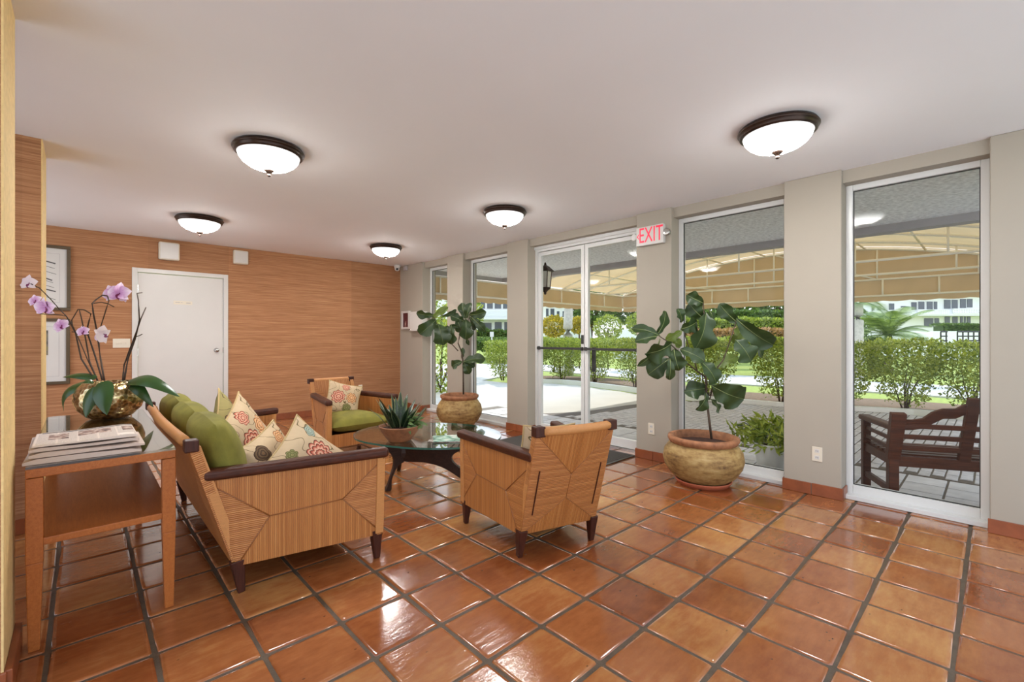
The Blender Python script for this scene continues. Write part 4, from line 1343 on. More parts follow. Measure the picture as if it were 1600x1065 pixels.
# speakers on the brown wall
for px_, py_, lb in ((264.5, 392.5, 'white box speaker high on the brown wall above the door'), (376.5, 402, 'white box speaker high on the brown wall right of the door')):
    c = atY(px_, py_, D - 0.05)
    hx, hz = (0.113, 0.118) if px_ < 300 else (0.096, 0.100)
    t_ = thing('wall_speaker', lb, 'speaker', (c.x, D, c.z - 0.0), 0, 'white wall speakers')
    MB().box(-hx, hx, -0.075, 0, -hz, hz).build('cabinet', M['plate'], t_, bevel=0.018)
    MB().box(-hx + 0.014, hx - 0.014, -0.081, -0.075, -hz + 0.014, hz - 0.014).build('grille', M['white'], t_, bevel=0.006)

# dome camera in the ceiling corner
cq = V3((4.20, D - 0.14, ZC))
t_ = thing('security_camera', 'small white security camera in the ceiling corner', 'camera', cq)
MB().lathe([(0.058, 0), (0.058, -0.03), (0.05, -0.045), (0, -0.05)], 20).build('mount', M['white'], t_, True)
MB().lathe([(0.046, -0.045), (0.048, -0.06), (0.042, -0.085), (0.026, -0.102), (0, -0.108)], 20).build('eyeball', M['white'], t_, True)
MB().lathe([(0, 0), (0.02, 0), (0.02, 0.012), (0, 0.014)], 14).build('lens', M['black'], t_, True, loc=(-0.02, -0.036, -0.075), rot=(R(105), 0, R(-30)))
t_ = tag(MB().box(-0.04, 0, -0.05, 0.05, -0.05, 0.03).build('motion_sensor', M['beam'], None, bevel=0.006, loc=(W, 7.42, ZC - 0.045)), 'small grey box on the white wall beside the corner camera', 'sensor')

# framed notice and white cabinet on the corner wall
c = atX(636.5, 500, W)
t_ = thing('framed_notice', 'small white frame with dark red picture on the corner wall', 'picture frame', (W, c.y, c.z))
f_ = MB()
hy_, hz_, b_ = 0.135, 0.165, 0.035
f_.box(-0.05, 0, -hy_, hy_, hz_ - b_, hz_).box(-0.05, 0, -hy_, hy_, -hz_, -hz_ + b_).box(-0.05, 0, -hy_, -hy_ + b_, -hz_ + b_, hz_ - b_).box(-0.05, 0, hy_ - b_, hy_, -hz_ + b_, hz_ - b_)
f_.build('frame', M['white'], t_, bevel=0.003)
tt = NT('notice_print')
tt.set(Base_Color=tt.ramp(tt.noise(tt.coord(), 14, 3), [(0.4, lin(74, 26, 34)), (0.6, lin(96, 40, 44)), (0.72, lin(200, 180, 170))]), Roughness=0.3)
MB().box(-0.03, -0.005, -hy_ + b_, hy_ - b_, -hz_ + b_, hz_ - b_).build('print', tt.m, t_)
c = atX(657, 502, W)
t_ = thing('wall_cabinet', 'shallow white metal cabinet on the corner wall behind the fig leaves', 'cabinet', (W, c.y, c.z))
MB().box(-0.10, 0, -0.22, 0.20, -0.17, 0.17).build('body', M['white'], t_, bevel=0.004)
MB().box(-0.108, -0.10, -0.215, 0.195, -0.165, 0.165).build('door', M['white'], t_, bevel=0.003)
MB().lathe([(0, 0), (0.012, 0), (0.012, 0.008), (0, 0.01)], 12).build('lock', M['chrome'], t_, True, loc=(-0.108, 0.17, -0.14), rot=(0, -PI / 2, 0))

# two framed prints on the back wall
def framed(x1, ytop, ybot, wid, lb, sketch):
    a, b = atY(x1, ytop, D), atY(x1, ybot, D)
    zc, hh = (a.z + b.z) / 2, (a.z - b.z) / 2
    t_ = thing('framed_print', lb, 'picture', (a.x - wid / 2, D, zc), 0, 'framed prints on the back wall')
    h = wid / 2
    f_ = MB()
    f_.box(-h, h, -0.035, 0, hh - 0.035, hh).box(-h, h, -0.035, 0, -hh, -hh + 0.035).box(-h, -h + 0.035, -0.035, 0, -hh + 0.035, hh - 0.035).box(h - 0.035, h, -0.035, 0, -hh + 0.035, hh - 0.035)
    f_.build('frame', plain('dark_bronze_frame', lin(92, 78, 58), 0.4, metal=0.3), t_, bevel=0.004)
    MB().box(-h + 0.035, h - 0.035, -0.012, -0.002, -hh + 0.035, hh - 0.035).build('mat_board', M['white'], t_)
    rl = MB()
    e = 0.095
    for z0 in (hh - e, -hh + e):
        rl.box(-h + e, h - e, -0.0135, -0.012, z0 - 0.0015, z0 + 0.0015)
    for x0 in (-h + e, h - e):
        rl.box(x0 - 0.0015, x0 + 0.0015, -0.0135, -0.012, -hh + e, hh - e)
    rl.build('ruled_line', M['beam'], t_)
    art = MB()
    if sketch:
        r_ = random.Random(4)
        for k in range(9):
            z0 = hh - 0.16 - k * 0.055
            art.bar((h - 0.50, -0.013, z0 + 0.05), (h - 0.12 - 0.04 * r_.random(), -0.013, z0 - 0.05 - 0.05 * r_.random()), 0.001, 0.014 if k % 3 == 0 else 0.005)
        for k in range(4):
            pts = [(h - 0.27 + 0.045 * math.cos(t / 10 * 2 * PI), -0.013, hh - 0.36 - 0.09 * k + 0.05 * math.sin(t / 10 * 2 * PI)) for t in range(11)]
            art.tube(pts, 0.004, 4)
        art.build('pencil_drawing', plain('graphite', lin(86, 84, 82), 0.8), t_)
    else:
        art.box(-h + 0.20, h - 0.185, -0.014, -0.012, hh - 0.43, hh - 0.14)
        tt = NT('photo_print')
        tt.set(Base_Color=tt.ramp(tt.noise(tt.coord(), 7, 4), [(0.35, lin(70, 72, 64)), (0.5, lin(118, 112, 104)), (0.65, lin(146, 140, 70))]), Roughness=0.4)
        art.build('photograph', tt.m, t_)
framed(110.5, 386, 485.5, 0.72, 'upper framed print with pencil sketch left of the door', True)
framed(109.5, 498, 599, 0.72, 'lower framed print with small square photo left of the door', False)
# ------------------------------------------------------------------ outside: ground
struct(MB().box(-40, 4.3, -40, -0.65, GZ - 0.05, GZ).box(-40, -1.7, -0.65, 20, GZ - 0.05, GZ).build('unseen_bounce_slab', M['concrete']))  # out-of-view pale slab, added to bounce daylight up to the lobby ceiling
ground = struct(MB().box(-60, 110, -60, 110, -0.60, GZ - 0.05).build('ground', M['lawn']))
def flat(name, poly, z, mat, th=0.04):
    return struct(MB().prism([(x, y, z - th) for x, y in poly], (0, 0, th)).build(name, mat))
flat('driveway', [(4.6, 4.8), (9.6, 4.8), (10.2, 6.6), (10.6, 8.6), (10.4, 9.4), (9.6, 10.0), (9.6, 11.6), (12.5, 13.0), (20, 20), (30, 36), (24, 40), (12, 34), (4.6, 20)], GZ - 0.008, M['drive'], 0.04)
flat('far_drive', [(15.5, -8), (19, -8), (18.5, 2), (17.5, 9), (17.5, 16), (20, 20), (14.5, 15), (14.0, 9), (15, 2)], GZ - 0.008, M['drive'], 0.04)
court = flat('cobble_court', [(6.2, -6), (10.9, -6), (10.9, 2.2), (10.35, 3.2), (10.0, 4.4), (9.4, 5.0), (8.2, 5.25), (6.9, 5.35), (6.2, 5.75)], GZ - 0.004, M['grout'], 0.03)
def in_court(x, y):
    if x < 6.2 or y > 5.7: return False
    if y < 2.2: return x < 10.85
    if y < 4.4: return x < 10.85 - (y - 2.2) * 0.4
    return x < 9.9 - (y - 4.4) * 4.5 + 0.0 if y > 4.9 else x < 9.7
cb = MB()
r_ = random.Random(3)
y = -2.2
row = 0
while y < 5.5:
    x = 6.22 + (0.1 if row % 2 else 0.0)
    while x < 10.85:
        if in_court(x + 0.1, y + 0.05):
            h = GZ + r_.uniform(0.0, 0.006)
            cb.add([(x + 0.004, y + 0.004, h - 0.012), (x + 0.196, y + 0.004, h - 0.012), (x + 0.196, y + 0.098, h - 0.012), (x + 0.004, y + 0.098, h - 0.012),
                    (x + 0.012, y + 0.010, h), (x + 0.188, y + 0.010, h), (x + 0.188, y + 0.090, h), (x + 0.012, y + 0.090, h)],
                   [(4, 5, 6, 7), (0, 1, 5, 4), (1, 2, 6, 5), (2, 3, 7, 6), (3, 0, 4, 7)])
        x += 0.2
    y += 0.102
    row += 1
o = cb.build('cobble_field', M['cobble'], court, fix=False)
o['kind'] = 'stuff'
walk = flat('paved_walk', [(4.6, -6), (6.2, -6), (6.2, 7.0), (4.6, 7.0)], GZ - 0.006, M['grout'], 0.03)
tm = MB()
hh = 0.147
tm.add([(-hh, -hh, -0.012), (hh, -hh, -0.012), (hh, hh, -0.012), (-hh, hh, -0.012), (-hh + .006, -hh + .006, 0), (hh - .006, -hh + .006, 0), (hh - .006, hh - .006, 0), (-hh + .006, hh - .006, 0)], [(4, 5, 6, 7), (0, 1, 5, 4), (1, 2, 6, 5), (2, 3, 7, 6), (3, 0, 4, 7)])
tme = tm.mesh('paving_tile', M['slab'])
for i in range(5):
    for j in range(-4, 22):
        link('paving_tile', tme, walk, 0, (4.78 + 0.306 * i, 0.16 + 0.306 * j, GZ + r_.uniform(-0.001, 0.003)), (R(r_.uniform(-.3, .3)), R(r_.uniform(-.3, .3)), R(90 * r_.randrange(4))))

# kerb and planting bed along the hedge
HL = [(11.6, -4.5), (11.5, -2.0), (11.55, 0.2), (11.5, 1.2), (11.15, 2.1), (10.75, 3.1), (10.6, 4.6), (11.1, 6.8), (11.4, 8.4), (11.3, 9.6), (10.7, 10.4), (9.8, 10.8), (9.2, 10.9)]
def along(poly, step):
    out = []
    for (a, b) in zip(poly[:-1], poly[1:]):
        n = max(1, int(math.hypot(b[0] - a[0], b[1] - a[1]) / step))
        for k in range(n):
            out.append((a[0] + (b[0] - a[0]) * k / n, a[1] + (b[1] - a[1]) * k / n))
    return out
kb = MB()
pts = along(HL, 0.5)
def off(p, q, d):
    t = V3((q[0] - p[0], q[1] - p[1], 0)).normalized()
    return V3((p[0] - t.y * d, p[1] + t.x * d, 0))
inner = [off(p, q, 0.48) for p, q in zip(pts[:-1], pts[1:])]
outer = [off(p, q, 0.33) for p, q in zip(pts[:-1], pts[1:])]
bed2 = [off(p, q, -1.5) for p, q in zip(pts[:-1], pts[1:])]
kbm, bdm = MB(), MB()
for k in range(len(inner) - 1):
    kbm.prism([inner[k] + V3((0, 0, GZ - 0.05)), outer[k] + V3((0, 0, GZ - 0.05)), outer[k + 1] + V3((0, 0, GZ - 0.05)), inner[k + 1] + V3((0, 0, GZ - 0.05))], (0, 0, 0.13))
    bdm.prism([outer[k] + V3((0, 0, GZ - 0.05)), bed2[k] + V3((0, 0, GZ - 0.05)), bed2[k + 1] + V3((0, 0, GZ - 0.05)), outer[k + 1] + V3((0, 0, GZ - 0.05))], (0, 0, 0.085))
struct(kbm.build('kerb', M['concrete']))
struct(bdm.build('planting_bed', M['earth']))

# ------------------------------------------------------------------ foliage
def leaf_cloud(name, mat, n, sample, size, seed, asp=0.55, droop=0.0):
    r = random.Random(seed)
    vs, fs = [], []
    for k in range(n):
        p, nr = sample(r)
        p, nr = V3(p), V3(nr)
        d = V3((r.gauss(0, 1), r.gauss(0, 1), r.gauss(0, 1) + 0.2 - droop)).normalized()
        d = (d + nr * 0.7).normalized()
        s = d.cross(V3((r.gauss(0, 1), r.gauss(0, 1), r.gauss(0, 1))))
        if s.length < 1e-3:
            continue
        s.normalize()
        L = size * r.uniform(0.7, 1.3)
        i = len(vs)
        up = s.cross(d) * (L * 0.12)
        vs += [p, p + d * L * 0.5 + s * L * asp * 0.5 + up, p + d * L, p + d * L * 0.5 - s * L * asp * 0.5 + up]
        fs.append((i, i + 1, i + 2, i + 3))
    me = bpy.data.meshes.new(name)
    me.from_pydata([tuple(v) for v in vs], [], fs)
    me.materials.append(mat)
    me.update()
    return me
def hedge_sample(r):
    """bushy box, dense above, thin near the ground"""
    while True:
        x, y, z = r.uniform(-0.52, 0.52), r.uniform(-0.52, 0.52), r.uniform(0.10, 1.26)
        lim = 0.27 + 0.25 * min(1.0, (z - 0.1) / 0.7)
        rr = max(abs(x), abs(y))
        if rr > lim or (z < 0.62 and r.random() < 0.22):
            continue
        if r.random() < 0.35 + 0.65 * (rr / lim) ** 2 or z > 1.15:
            return (x, y, z + 0.05 * math.sin(7 * x) * math.cos(6 * y)), (x, y, 0.4)
def stems_mesh(seed, n=7, h=0.8, spread=0.35):
    r = random.Random(seed)
    m = MB()
    for k in range(n):
        a = r.uniform(0, 2 * PI)
        p = V3((0.05 * math.cos(a), 0.05 * math.sin(a), 0))
        q = V3((spread * r.uniform(0.3, 1) * math.cos(a), spread * r.uniform(0.3, 1) * math.sin(a), h * r.uniform(0.7, 1.1)))
        m.tube([p, p.lerp(q, 0.5) + V3((0.03, 0.02, 0.04)), q], [0.016, 0.011, 0.005], 5)
    return m.mesh('stem', M['bark'], True)
hv = [(leaf_cloud('foliage', M['hedge'], 4200, hedge_sample, 0.060, 40 + k), stems_mesh(60 + k)) for k in range(3)]
hp = [p for p in along(HL, 0.86)]
seen = {}
for x, y in hp:
    px, py, w = proj((x, y, 0.5)) if V3((x, y, 0)).dot(FW) > 1 else (9999, 0, 0)
    if 660 < px < 1600:
        where = 'in the bench window' if px > 1300 else ('behind the near fig tree' if px > 1040 else ('beyond the glass doors' if px > 845 else 'past the far pillars'))
        seen.setdefault(where, []).append((px, x, y))
ORD = ['leftmost', 'second from left', 'third from left', 'fourth from left', 'fifth from left', 'sixth from left', 'seventh from left', 'eighth from left', 'ninth from left', 'tenth from left']
k = 0
for where, lst in seen.items():
    lst.sort()
    for q, (px, x, y) in enumerate(lst):
        r = thing('hedge_shrub', 'clipped green hedge shrub %s, %s' % (where, ORD[q]), 'shrub', (x, y, GZ + 0.03), rnd.uniform(0, 6.28), 'hedge shrubs ' + where)
        f, s = hv[k % 3]
        k += 1
        c = link('foliage', f, r)
        c.scale = (1, 1, rnd.uniform(0.96, 1.06))
        link('stem', s, r)

def ball_tree(px, py, w, rad, trunk, mat, label, cat='tree', n=1600, size=0.12, flatz=0.85, name='topiary_tree'):
    c = at(px, py, w)
    base = GZ - 0.05
    r = thing(name, label, cat, (c.x, c.y, base))
    cz = c.z - base
    def smp(q):
        d = V3((q.gauss(0, 1), q.gauss(0, 1), q.gauss(0, 1))).normalized()
        k = rad * (0.80 + 0.22 * q.random()) * (1 + 0.10 * noise.noise(d * 2.5))
        return (d.x * k, d.y * k, cz + d.z * k * flatz), d
    link('foliage', leaf_cloud('foliage', mat, n, smp, size, int(px)), r)
    m = MB().tube([(0, 0, -0.02), (0.04, 0.03, cz * 0.5), (0, 0, cz)], [0.05 * trunk, 0.045 * trunk, 0.03 * trunk], 7)
    for k in range(4):
        a = k * 1.6
        m.tube([(0, 0, cz - rad * 0.9), (rad * 0.5 * math.cos(a), rad * 0.5 * math.sin(a), cz)], [0.03 * trunk, 0.012 * trunk], 5)
    m.build('trunk', M['bark'], r, True)
    return r
ball_tree(950, 512, 20, 0.62, 1.0, M['hedge'], 'round clipped topiary tree beyond the right door leaf', size=0.10)
ball_tree(1000, 506, 22, 0.62, 1.0, M['hedge'], 'second round topiary tree beside the exit-sign pillar', size=0.10)
ball_tree(866, 510, 19, 0.50, 1.0, M['croton'], 'yellow-green croton bush beyond the left door leaf', 'shrub', size=0.11, name='croton_bush')
ball_tree(905, 508, 21, 0.42, 1.0, M['croton'], 'smaller yellow-green bush behind the grey palm trunk', 'shrub', size=0.11, name='croton_bush')
ball_tree(690, 486, 17, 1.5, 1.4, M['hedge'], 'bright leafy tree outside the narrow far window', size=0.16, n=2200, name='leafy_tree')
ball_tree(688, 560, 11.8, 0.85, 0.6, M['hedge'], 'tall green bush close outside the narrow far window', 'shrub', size=0.10, n=2200, flatz=1.15, name='leafy_bush')
ball_tree(1334, 505, 24, 0.9, 1.2, M['dkgreen'], 'rounded green tree behind the white trunk in the bench window', size=0.14, name='leafy_tree')
for k, (px, py, w, rad) in enumerate(((925, 470, 42, 2.3), (990, 474, 46, 2.4), (1095, 476, 44, 2.3), (1160, 480, 48, 2.2), (1218, 480, 42, 2.0))):
    where = ('far green tree left of the exit-sign pillar', 'far green tree touching the exit-sign pillar', 'far green tree above the terraced hedges, leftmost', 'far green tree above the terraced hedges, middle', 'far green tree above the terraced hedges, rightmost')[k]
    ball_tree(px, py, w, rad, 3.0, M['dkgreen'], where, n=1500, size=0.5, name='far_tree')

# grey palm trunk
def palm_trunk(px, w, r0, top, label, mat, fr=0, crown=None):
    c = atz(px, 600, 0)
    p = at(px, HORIZON, w)
    t = thing('palm_tree', label, 'palm', (p.x, p.y, GZ - 0.05))
    m = MB()
    pts, rs = [], []
    for k in range(15):
        z = top * k / 14
        pts.append((0.03 * math.sin(k * 0.7), 0.0, z))
        rs.append(r0 * (1.25 - 0.35 * k / 14) * (1.04 if k % 2 else 0.97))
    m.tube(pts, rs, 10)
    m.build('trunk', mat, t, True)
    fm = None
    for k in range(fr):
        a = 2 * PI * k / fr + 0.3
        el = crown[2] * math.sin(k * 2.4) + crown[3]
        L = crown[0] * (0.9 + 0.2 * math.sin(k * 1.7))
        mm = MB()
        rib = []
        for q in range(12):
            u = q / 11
            rib.append(V3((math.cos(a) * L * u * math.cos(el), math.sin(a) * L * u * math.cos(el), top + L * u * math.sin(el) - crown[1] * L * u * u)))
        for q in range(11):
            d = (rib[q + 1] - rib[q]).normalized()
            sdir = d.cross(UP).normalized()
            for sub in range(3):
                b = rib[q].lerp(rib[q + 1], sub / 3)
                u = (q + sub / 3) / 11
                ll = L * 0.26 * math.sin(PI * (0.12 + 0.82 * u))
                for s in (-1, 1):
                    tip = b + sdir * (s * ll) + d * ll * 0.5 - UP * ll * 0.25
                    wv = d * (0.012 * L)
                    mm.add([b - wv, b + wv, tip], [(0, 1, 2)])
        mm.tube(rib, [0.02 * (1 - 0.8 * q / 11) for q in range(12)], 4)
        mm.build('frond', M['palm'], t, fix=False)
    return t
palm_trunk(888, 17.5, 0.17, 3.6, 'grey ringed palm trunk standing beyond the left door leaf', M['palmbark'])
palm_trunk(1340, 15.0, 0.16, 2.55, 'pale palm trunk with drooping fronds at left of the bench window', M['palmbark'], 9, (1.5, 0.55, 0.3, 0.35))
palm_trunk(1388, 19.0, 0.14, 1.55, 'low feathery palm spreading beyond the hedge in the bench window', M['bark'], 22, (2.3, 0.42, 0.55, 0.62))

# lawn bank, terraced hedges, far drive edge
bank = MB()
def bank_fn(u, v):
    p = at(640 + 620 * u, HORIZON, 24 + 26 * v)
    return V3((p.x, p.y, GZ - 0.06 + 2.15 * (v ** 0.8) * (0.75 + 0.25 * math.cos(u * 5))))
bank.grid(bank_fn, 24, 10)
struct(bank.build('lawn_bank', M['lawn'], None, True))
def hedge_row(x0, x1, ytop, ybot, w0, w1, mat, label, n=2200, size=0.16, name='clipped_hedge', cat='hedge'):
    a, b = at(x0, HORIZON, w0), at(x1, HORIZON, w1)
    w = (w0 + w1) / 2
    zt, zb = CAM_H + (HORIZON - ytop) * w / FPX, CAM_H + (HORIZON - ybot) * w / FPX
    ctr = (a + b) / 2
    d = b - a
    nn = V3((-d.y, d.x, 0)).normalized()
    def smp(r):
        u = r.random()
        k = r.random()
        hump = 0.88 + 0.12 * math.sin(u * 19) * math.sin(u * 7 + 1)
        if k < 0.45:
            v = r.random()
            return (a + d * u + nn * r.uniform(-0.35, 0.35) * 0.2 + nn * (0.5 if nn.dot(FW) < 0 else -0.5) * (1 - 0.2 * v)) - ctr + V3((0, 0, zb + (zt - zb) * v * hump - ctr.z)), (-FW + UP * 0.3)
        return (a + d * u + nn * r.uniform(-0.6, 0.6)) - ctr + V3((0, 0, zb + (zt - zb) * hump * r.uniform(0.9, 1.0) - ctr.z)), UP
    t = thing(name, label, cat, ctr + V3((0, 0, zb - ctr.z)))
    me = leaf_cloud('foliage', mat, n, lambda r: (lambda q: (q[0] - V3((0, 0, zb - ctr.z)), q[1]))(smp(r)), size, int(x0))
    link('foliage', me, t)
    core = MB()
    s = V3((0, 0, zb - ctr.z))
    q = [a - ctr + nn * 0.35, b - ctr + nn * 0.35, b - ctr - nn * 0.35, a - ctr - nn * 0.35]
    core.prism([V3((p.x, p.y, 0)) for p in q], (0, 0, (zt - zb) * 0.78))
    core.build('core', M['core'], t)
    return t
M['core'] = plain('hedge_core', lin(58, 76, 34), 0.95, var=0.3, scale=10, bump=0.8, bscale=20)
hedge_row(1040, 1240, 487, 500, 30, 30, M['dkgreen'], 'dark green terraced hedge highest on the slope behind the near fig', size=0.22)
hedge_row(1040, 1240, 498, 516, 26, 26, M['hedge'], 'middle terraced hedge on the slope behind the near fig', size=0.2)
hedge_row(1040, 1240, 514, 529, 22, 22, M['orange'], 'strip of orange ground cover below the terraced hedges', size=0.16, name='flower_bed', cat='flower bed')
hedge_row(1040, 1240, 527, 548, 18, 18, M['hedge'], 'low hedge in front of the orange ground cover', size=0.14)
hedge_row(842, 1010, 531, 546, 16, 16, M['hedge'], 'low hedge running behind the palm trunk beyond the doors', size=0.13)
hedge_row(700, 800, 516, 532, 44, 44, M['dkgreen'], 'dark hedge along the foot of the left white building', size=0.3)
hedge_row(752, 800, 530, 548, 27, 24, M['dkgreen'], 'sloping dark hedge on the lawn seen in the second window', size=0.2)
hedge_row(1466, 1525, 507, 517, 30, 30, M['dkgreen'], 'short dark hedge in front of the right white building', size=0.16)
hedge_row(1322, 1366, 528, 545, 20, 20, M['earth2'] if 'earth2' in M else M['dkgreen'], 'low planting around the feathery palm', size=0.14)
# low white garden wall
a, b = at(960, HORIZON, 27), at(1020, HORIZON, 27)
o = MB()
o.prism([(a.x, a.y, GZ - 0.05), (b.x, b.y, GZ - 0.05), (b.x + 0.2, b.y + 0.2, GZ - 0.05), (a.x + 0.2, a.y + 0.2, GZ - 0.05)], (0, 0, 1.95))
tag(o.build('garden_wall', M['bldg']), 'low white garden wall behind the topiary trees', 'wall')
a, b = at(1345, HORIZON, 33), at(1452, HORIZON, 33)
o = MB()
o.prism([(a.x, a.y, GZ - 0.05), (b.x, b.y, GZ - 0.05), (b.x + 0.2, b.y + 0.2, GZ - 0.05), (a.x + 0.2, a.y + 0.2, GZ - 0.05)], (0, 0, 1.9))
tag(o.build('garden_wall', M['bldg']), 'low white wall behind the feathery palm', 'wall')
a, b = at(1458, HORIZON, 29.2), at(1534, HORIZON, 29.2)
o = MB()
o.prism([(a.x, a.y, GZ - 0.05), (b.x, b.y, GZ - 0.05), (b.x + 1.1, b.y + 1.1, GZ - 0.05), (a.x + 1.1, a.y + 1.1, GZ - 0.05)], (0, 0, 1.68 - GZ + 0.05))
tag(o.build('raised_planter', M['bldg']), 'white raised planter under the short dark hedge in the bench window', 'planter')
# metal fence by the right building
t_ = thing('metal_fence', 'black metal grid fence above the hedge at right of the bench window', 'fence', at(1500, 540, 24) * 1.0)
FO = V3(t_.location)
def fl(x, y):
    return at(x, y, 24) - FO
for x0, x1 in ((1470, 1480), (1496, 1545)):
    for y_ in (518, 525, 532):
        MB().tube([fl(x0, y_), fl(x1, y_)], 0.035, 6).build('rail', M['black'], t_)
    xx = x0
    while xx <= x1:
        MB().tube([fl(xx, 518), fl(xx, 518) * 1.0 - V3((0, 0, fl(xx, 518).z + FO.z - GZ + 0.05))], 0.035, 6).build('post', M['black'], t_)
        xx += 8.5
# little sign post on the lawn
p = at(768.5, 546, 21.5)
t_ = thing('sign_post', 'small white sign on a thin post by the lawn', 'sign', (p.x, p.y, GZ - 0.05))
MB().tube([(0, 0, 0), (0, 0, 1.5)], 0.03, 6).build('post', M['frame'], t_)
MB().prism([RT * -0.09 + UP * 1.48, RT * 0.09 + UP * 1.48, RT * 0.09 + UP * 1.72, RT * -0.09 + UP * 1.72], FW * 0.02).build('board', M['frame'], t_)

# ------------------------------------------------------------------ white buildings
def building(label, w, x0, x1, ytop, slabs, wins, bals, depth=8.0, zbase=GZ - 0.05):
    c = at((x0 + x1) / 2, HORIZON, w)
    t = thing('apartment_building', label, 'building', (c.x, c.y, zbase), -YAW)
    k = w / FPX
    cx = (x0 + x1) / 2
    S = lambda x: (x - cx) * k
    Z = lambda y: CAM_H + (HORIZON - y) * k - zbase
    MB().box(S(x0), S(x1), 0.0, depth, 0, Z(ytop)).build('wall', M['bldg'], t)
    for y0, y1 in slabs:
        MB().box(S(x0) - 0.1, S(x1) + 0.1, -1.0, 0.0, Z(y1), Z(y0)).build('floor_slab', M['bldg'], t)
    for (a, b, y0, y1) in wins:
        wf = MB().box(S(a) - 0.05, S(b) + 0.05, -0.05, 0.0, Z(y1) - 0.05, Z(y0) + 0.05).build('window', M['bldg'], t)
        MB().box(S(a), S(b), -0.09, -0.05, Z(y1), Z(y0)).build('pane', M['bglass'], wf)
    for (a, b, y0, y1, n) in bals:
        m = MB()
        m.box(S(a), S(b), -1.05, -0.95, Z(y0) - 0.10, Z(y0)).box(S(a), S(b), -1.05, -0.95, Z(y1), Z(y1) + 0.10)
        for q in range(n + 1):
            xx = S(a) + (S(b) - S(a)) * q / n
            m.box(xx - 0.06, xx + 0.06, -1.04, -0.96, Z(y1) + 0.10, Z(y0) - 0.10)
        for q in range(n):
            xx = S(a) + (S(b) - S(a)) * (q + 0.5) / n
            zc = (Z(y0) + Z(y1)) / 2
            m.box(xx - (S(b) - S(a)) / n / 2, xx + (S(b) - S(a)) / n / 2, -1.03, -0.97, zc - 0.06, zc + 0.06)
        m.build('balustrade', M['bldg'], t)
    return t
building('white two-storey apartment block with balconies seen through the second window', 48, 660, 835, 430, [(450, 455), (497, 500)],
         [(724, 731, 460, 480), (735, 745, 460, 480), (751, 758, 460, 482), (761, 770, 460, 482), (773, 783, 460, 482), (786, 795, 460, 482), (726, 740, 504, 522), (756, 768, 504, 522), (773, 784, 503, 522), (788, 796, 503, 522)],
         [(700, 800, 486, 499, 34)])
building('white apartment block with small windows seen through the left door leaf', 60, 838, 925, 440, [(470, 473)],
         [(853, 857, 482, 494), (860, 866, 482, 494), (870, 874, 486, 495), (879, 884, 486, 495), (896, 900, 486, 495), (903, 907, 474, 481), (872, 876, 474, 481), (893, 897, 474, 481)],
         [(845, 925, 496, 502, 40)], 6)
building('white two-storey apartment block with balconies seen in the bench window', 38, 1345, 1620, 430, [(455, 458), (491, 494)],
         [(1361, 1365, 478, 486), (1370, 1375, 478, 486), (1388, 1396, 474, 484), (1407, 1414, 478, 486), (1423, 1431, 472, 484), (1434, 1443, 471, 483), (1447, 1456, 471, 483), (1458, 1463, 471, 483), (1474, 1484, 468, 482), (1486, 1495, 468, 482), (1499, 1508, 467, 481), (1510, 1518, 467, 480),
          (1475, 1483, 494.5, 507), (1487, 1495, 494.5, 507), (1499, 1503, 494.5, 507), (1505, 1508, 494.5, 507), (1510, 1515, 494.5, 507), (1459, 1466, 497, 508), (1443, 1457, 497, 510)],
         [(1418, 1464, 484.5, 492, 14), (1471, 1530, 483, 491, 16), (1350, 1412, 486, 493, 18)])

# ------------------------------------------------------------------ porch soffit, fascia and canvas canopy
struct(MB().box(4.62, 6.55, -5, 7.10, 2.52, 2.62).build('porch_ceiling', M['stucco']))
struct(MB().box(6.42, 6.58, -5, 7.10, 2.435, 3.5).build('porch_beam', M['beam']))
struct(MB().box(4.62, 6.58, 7.10, 7.145, 2.44, 2.64).build('porch_fascia', M['beam']))
cp = thing('entrance_canopy', 'tan canvas barrel canopy on white pipe frame over the entrance drive', 'canopy', (0, 0, 0))
CY0, CY1, CX0 = -0.9, 7.15, 6.62
def cx_front(y):
    return 11.0 + (7.15 - y) * 0.07
EZ, VZ, RISE = 2.42, 2.10, 0.70
def vz(y):
    u = (y - CY0) / (CY1 - CY0) * 2 - 1
    return EZ + RISE * (1 - u * u)
cv = MB()
cv.grid(lambda u, v: V3((CX0 + (cx_front(CY0 + (CY1 - CY0) * v) - CX0) * u, CY0 + (CY1 - CY0) * v, vz(CY0 + (CY1 - CY0) * v) + 0.05)), 8, 28)
cv.build('roof_canvas', M['canvas'], cp, True)
ln_ = MB()
ln_.grid(lambda u, v: V3((cx_front(CY0 + (CY1 - CY0) * u) + 0.03, CY0 + (CY1 - CY0) * u, EZ + (vz(CY0 + (CY1 - CY0) * u) + 0.05 - EZ) * v)), 28, 3)
ln_.build('end_panel', M['canvas2'], cp, True)
def valance(name, p, q):
    m = MB()
    p, q = V3(p), V3(q)
    n = 40
    def P(u, v):
        b = p.lerp(q, u)
        z = EZ + 0.03 - v * (EZ + 0.03 - VZ + 0.10 + 0.02 * abs(math.sin(u * n * PI * 0.5)))
        return V3((b.x, b.y, z))
    m.grid(P, 80, 3)
    m.build(name, M['canvas2'], cp, True)
valance('valance', (4.66, CY1 + 0.03, 0), (cx_front(CY1) + 0.03, CY1 + 0.03, 0))
valance('valance', (cx_front(CY1) + 0.035, CY1, 0), (cx_front(CY0) + 0.035, CY0, 0))
valance('valance', (CX0, CY0 - 0.03, 0), (cx_front(CY0) + 0.03, CY0 - 0.03, 0))
def pipe(pts, r=0.02, name='pipe'):
    MB().tube(pts, r, 6).build(name, M['pipe'], cp, True)
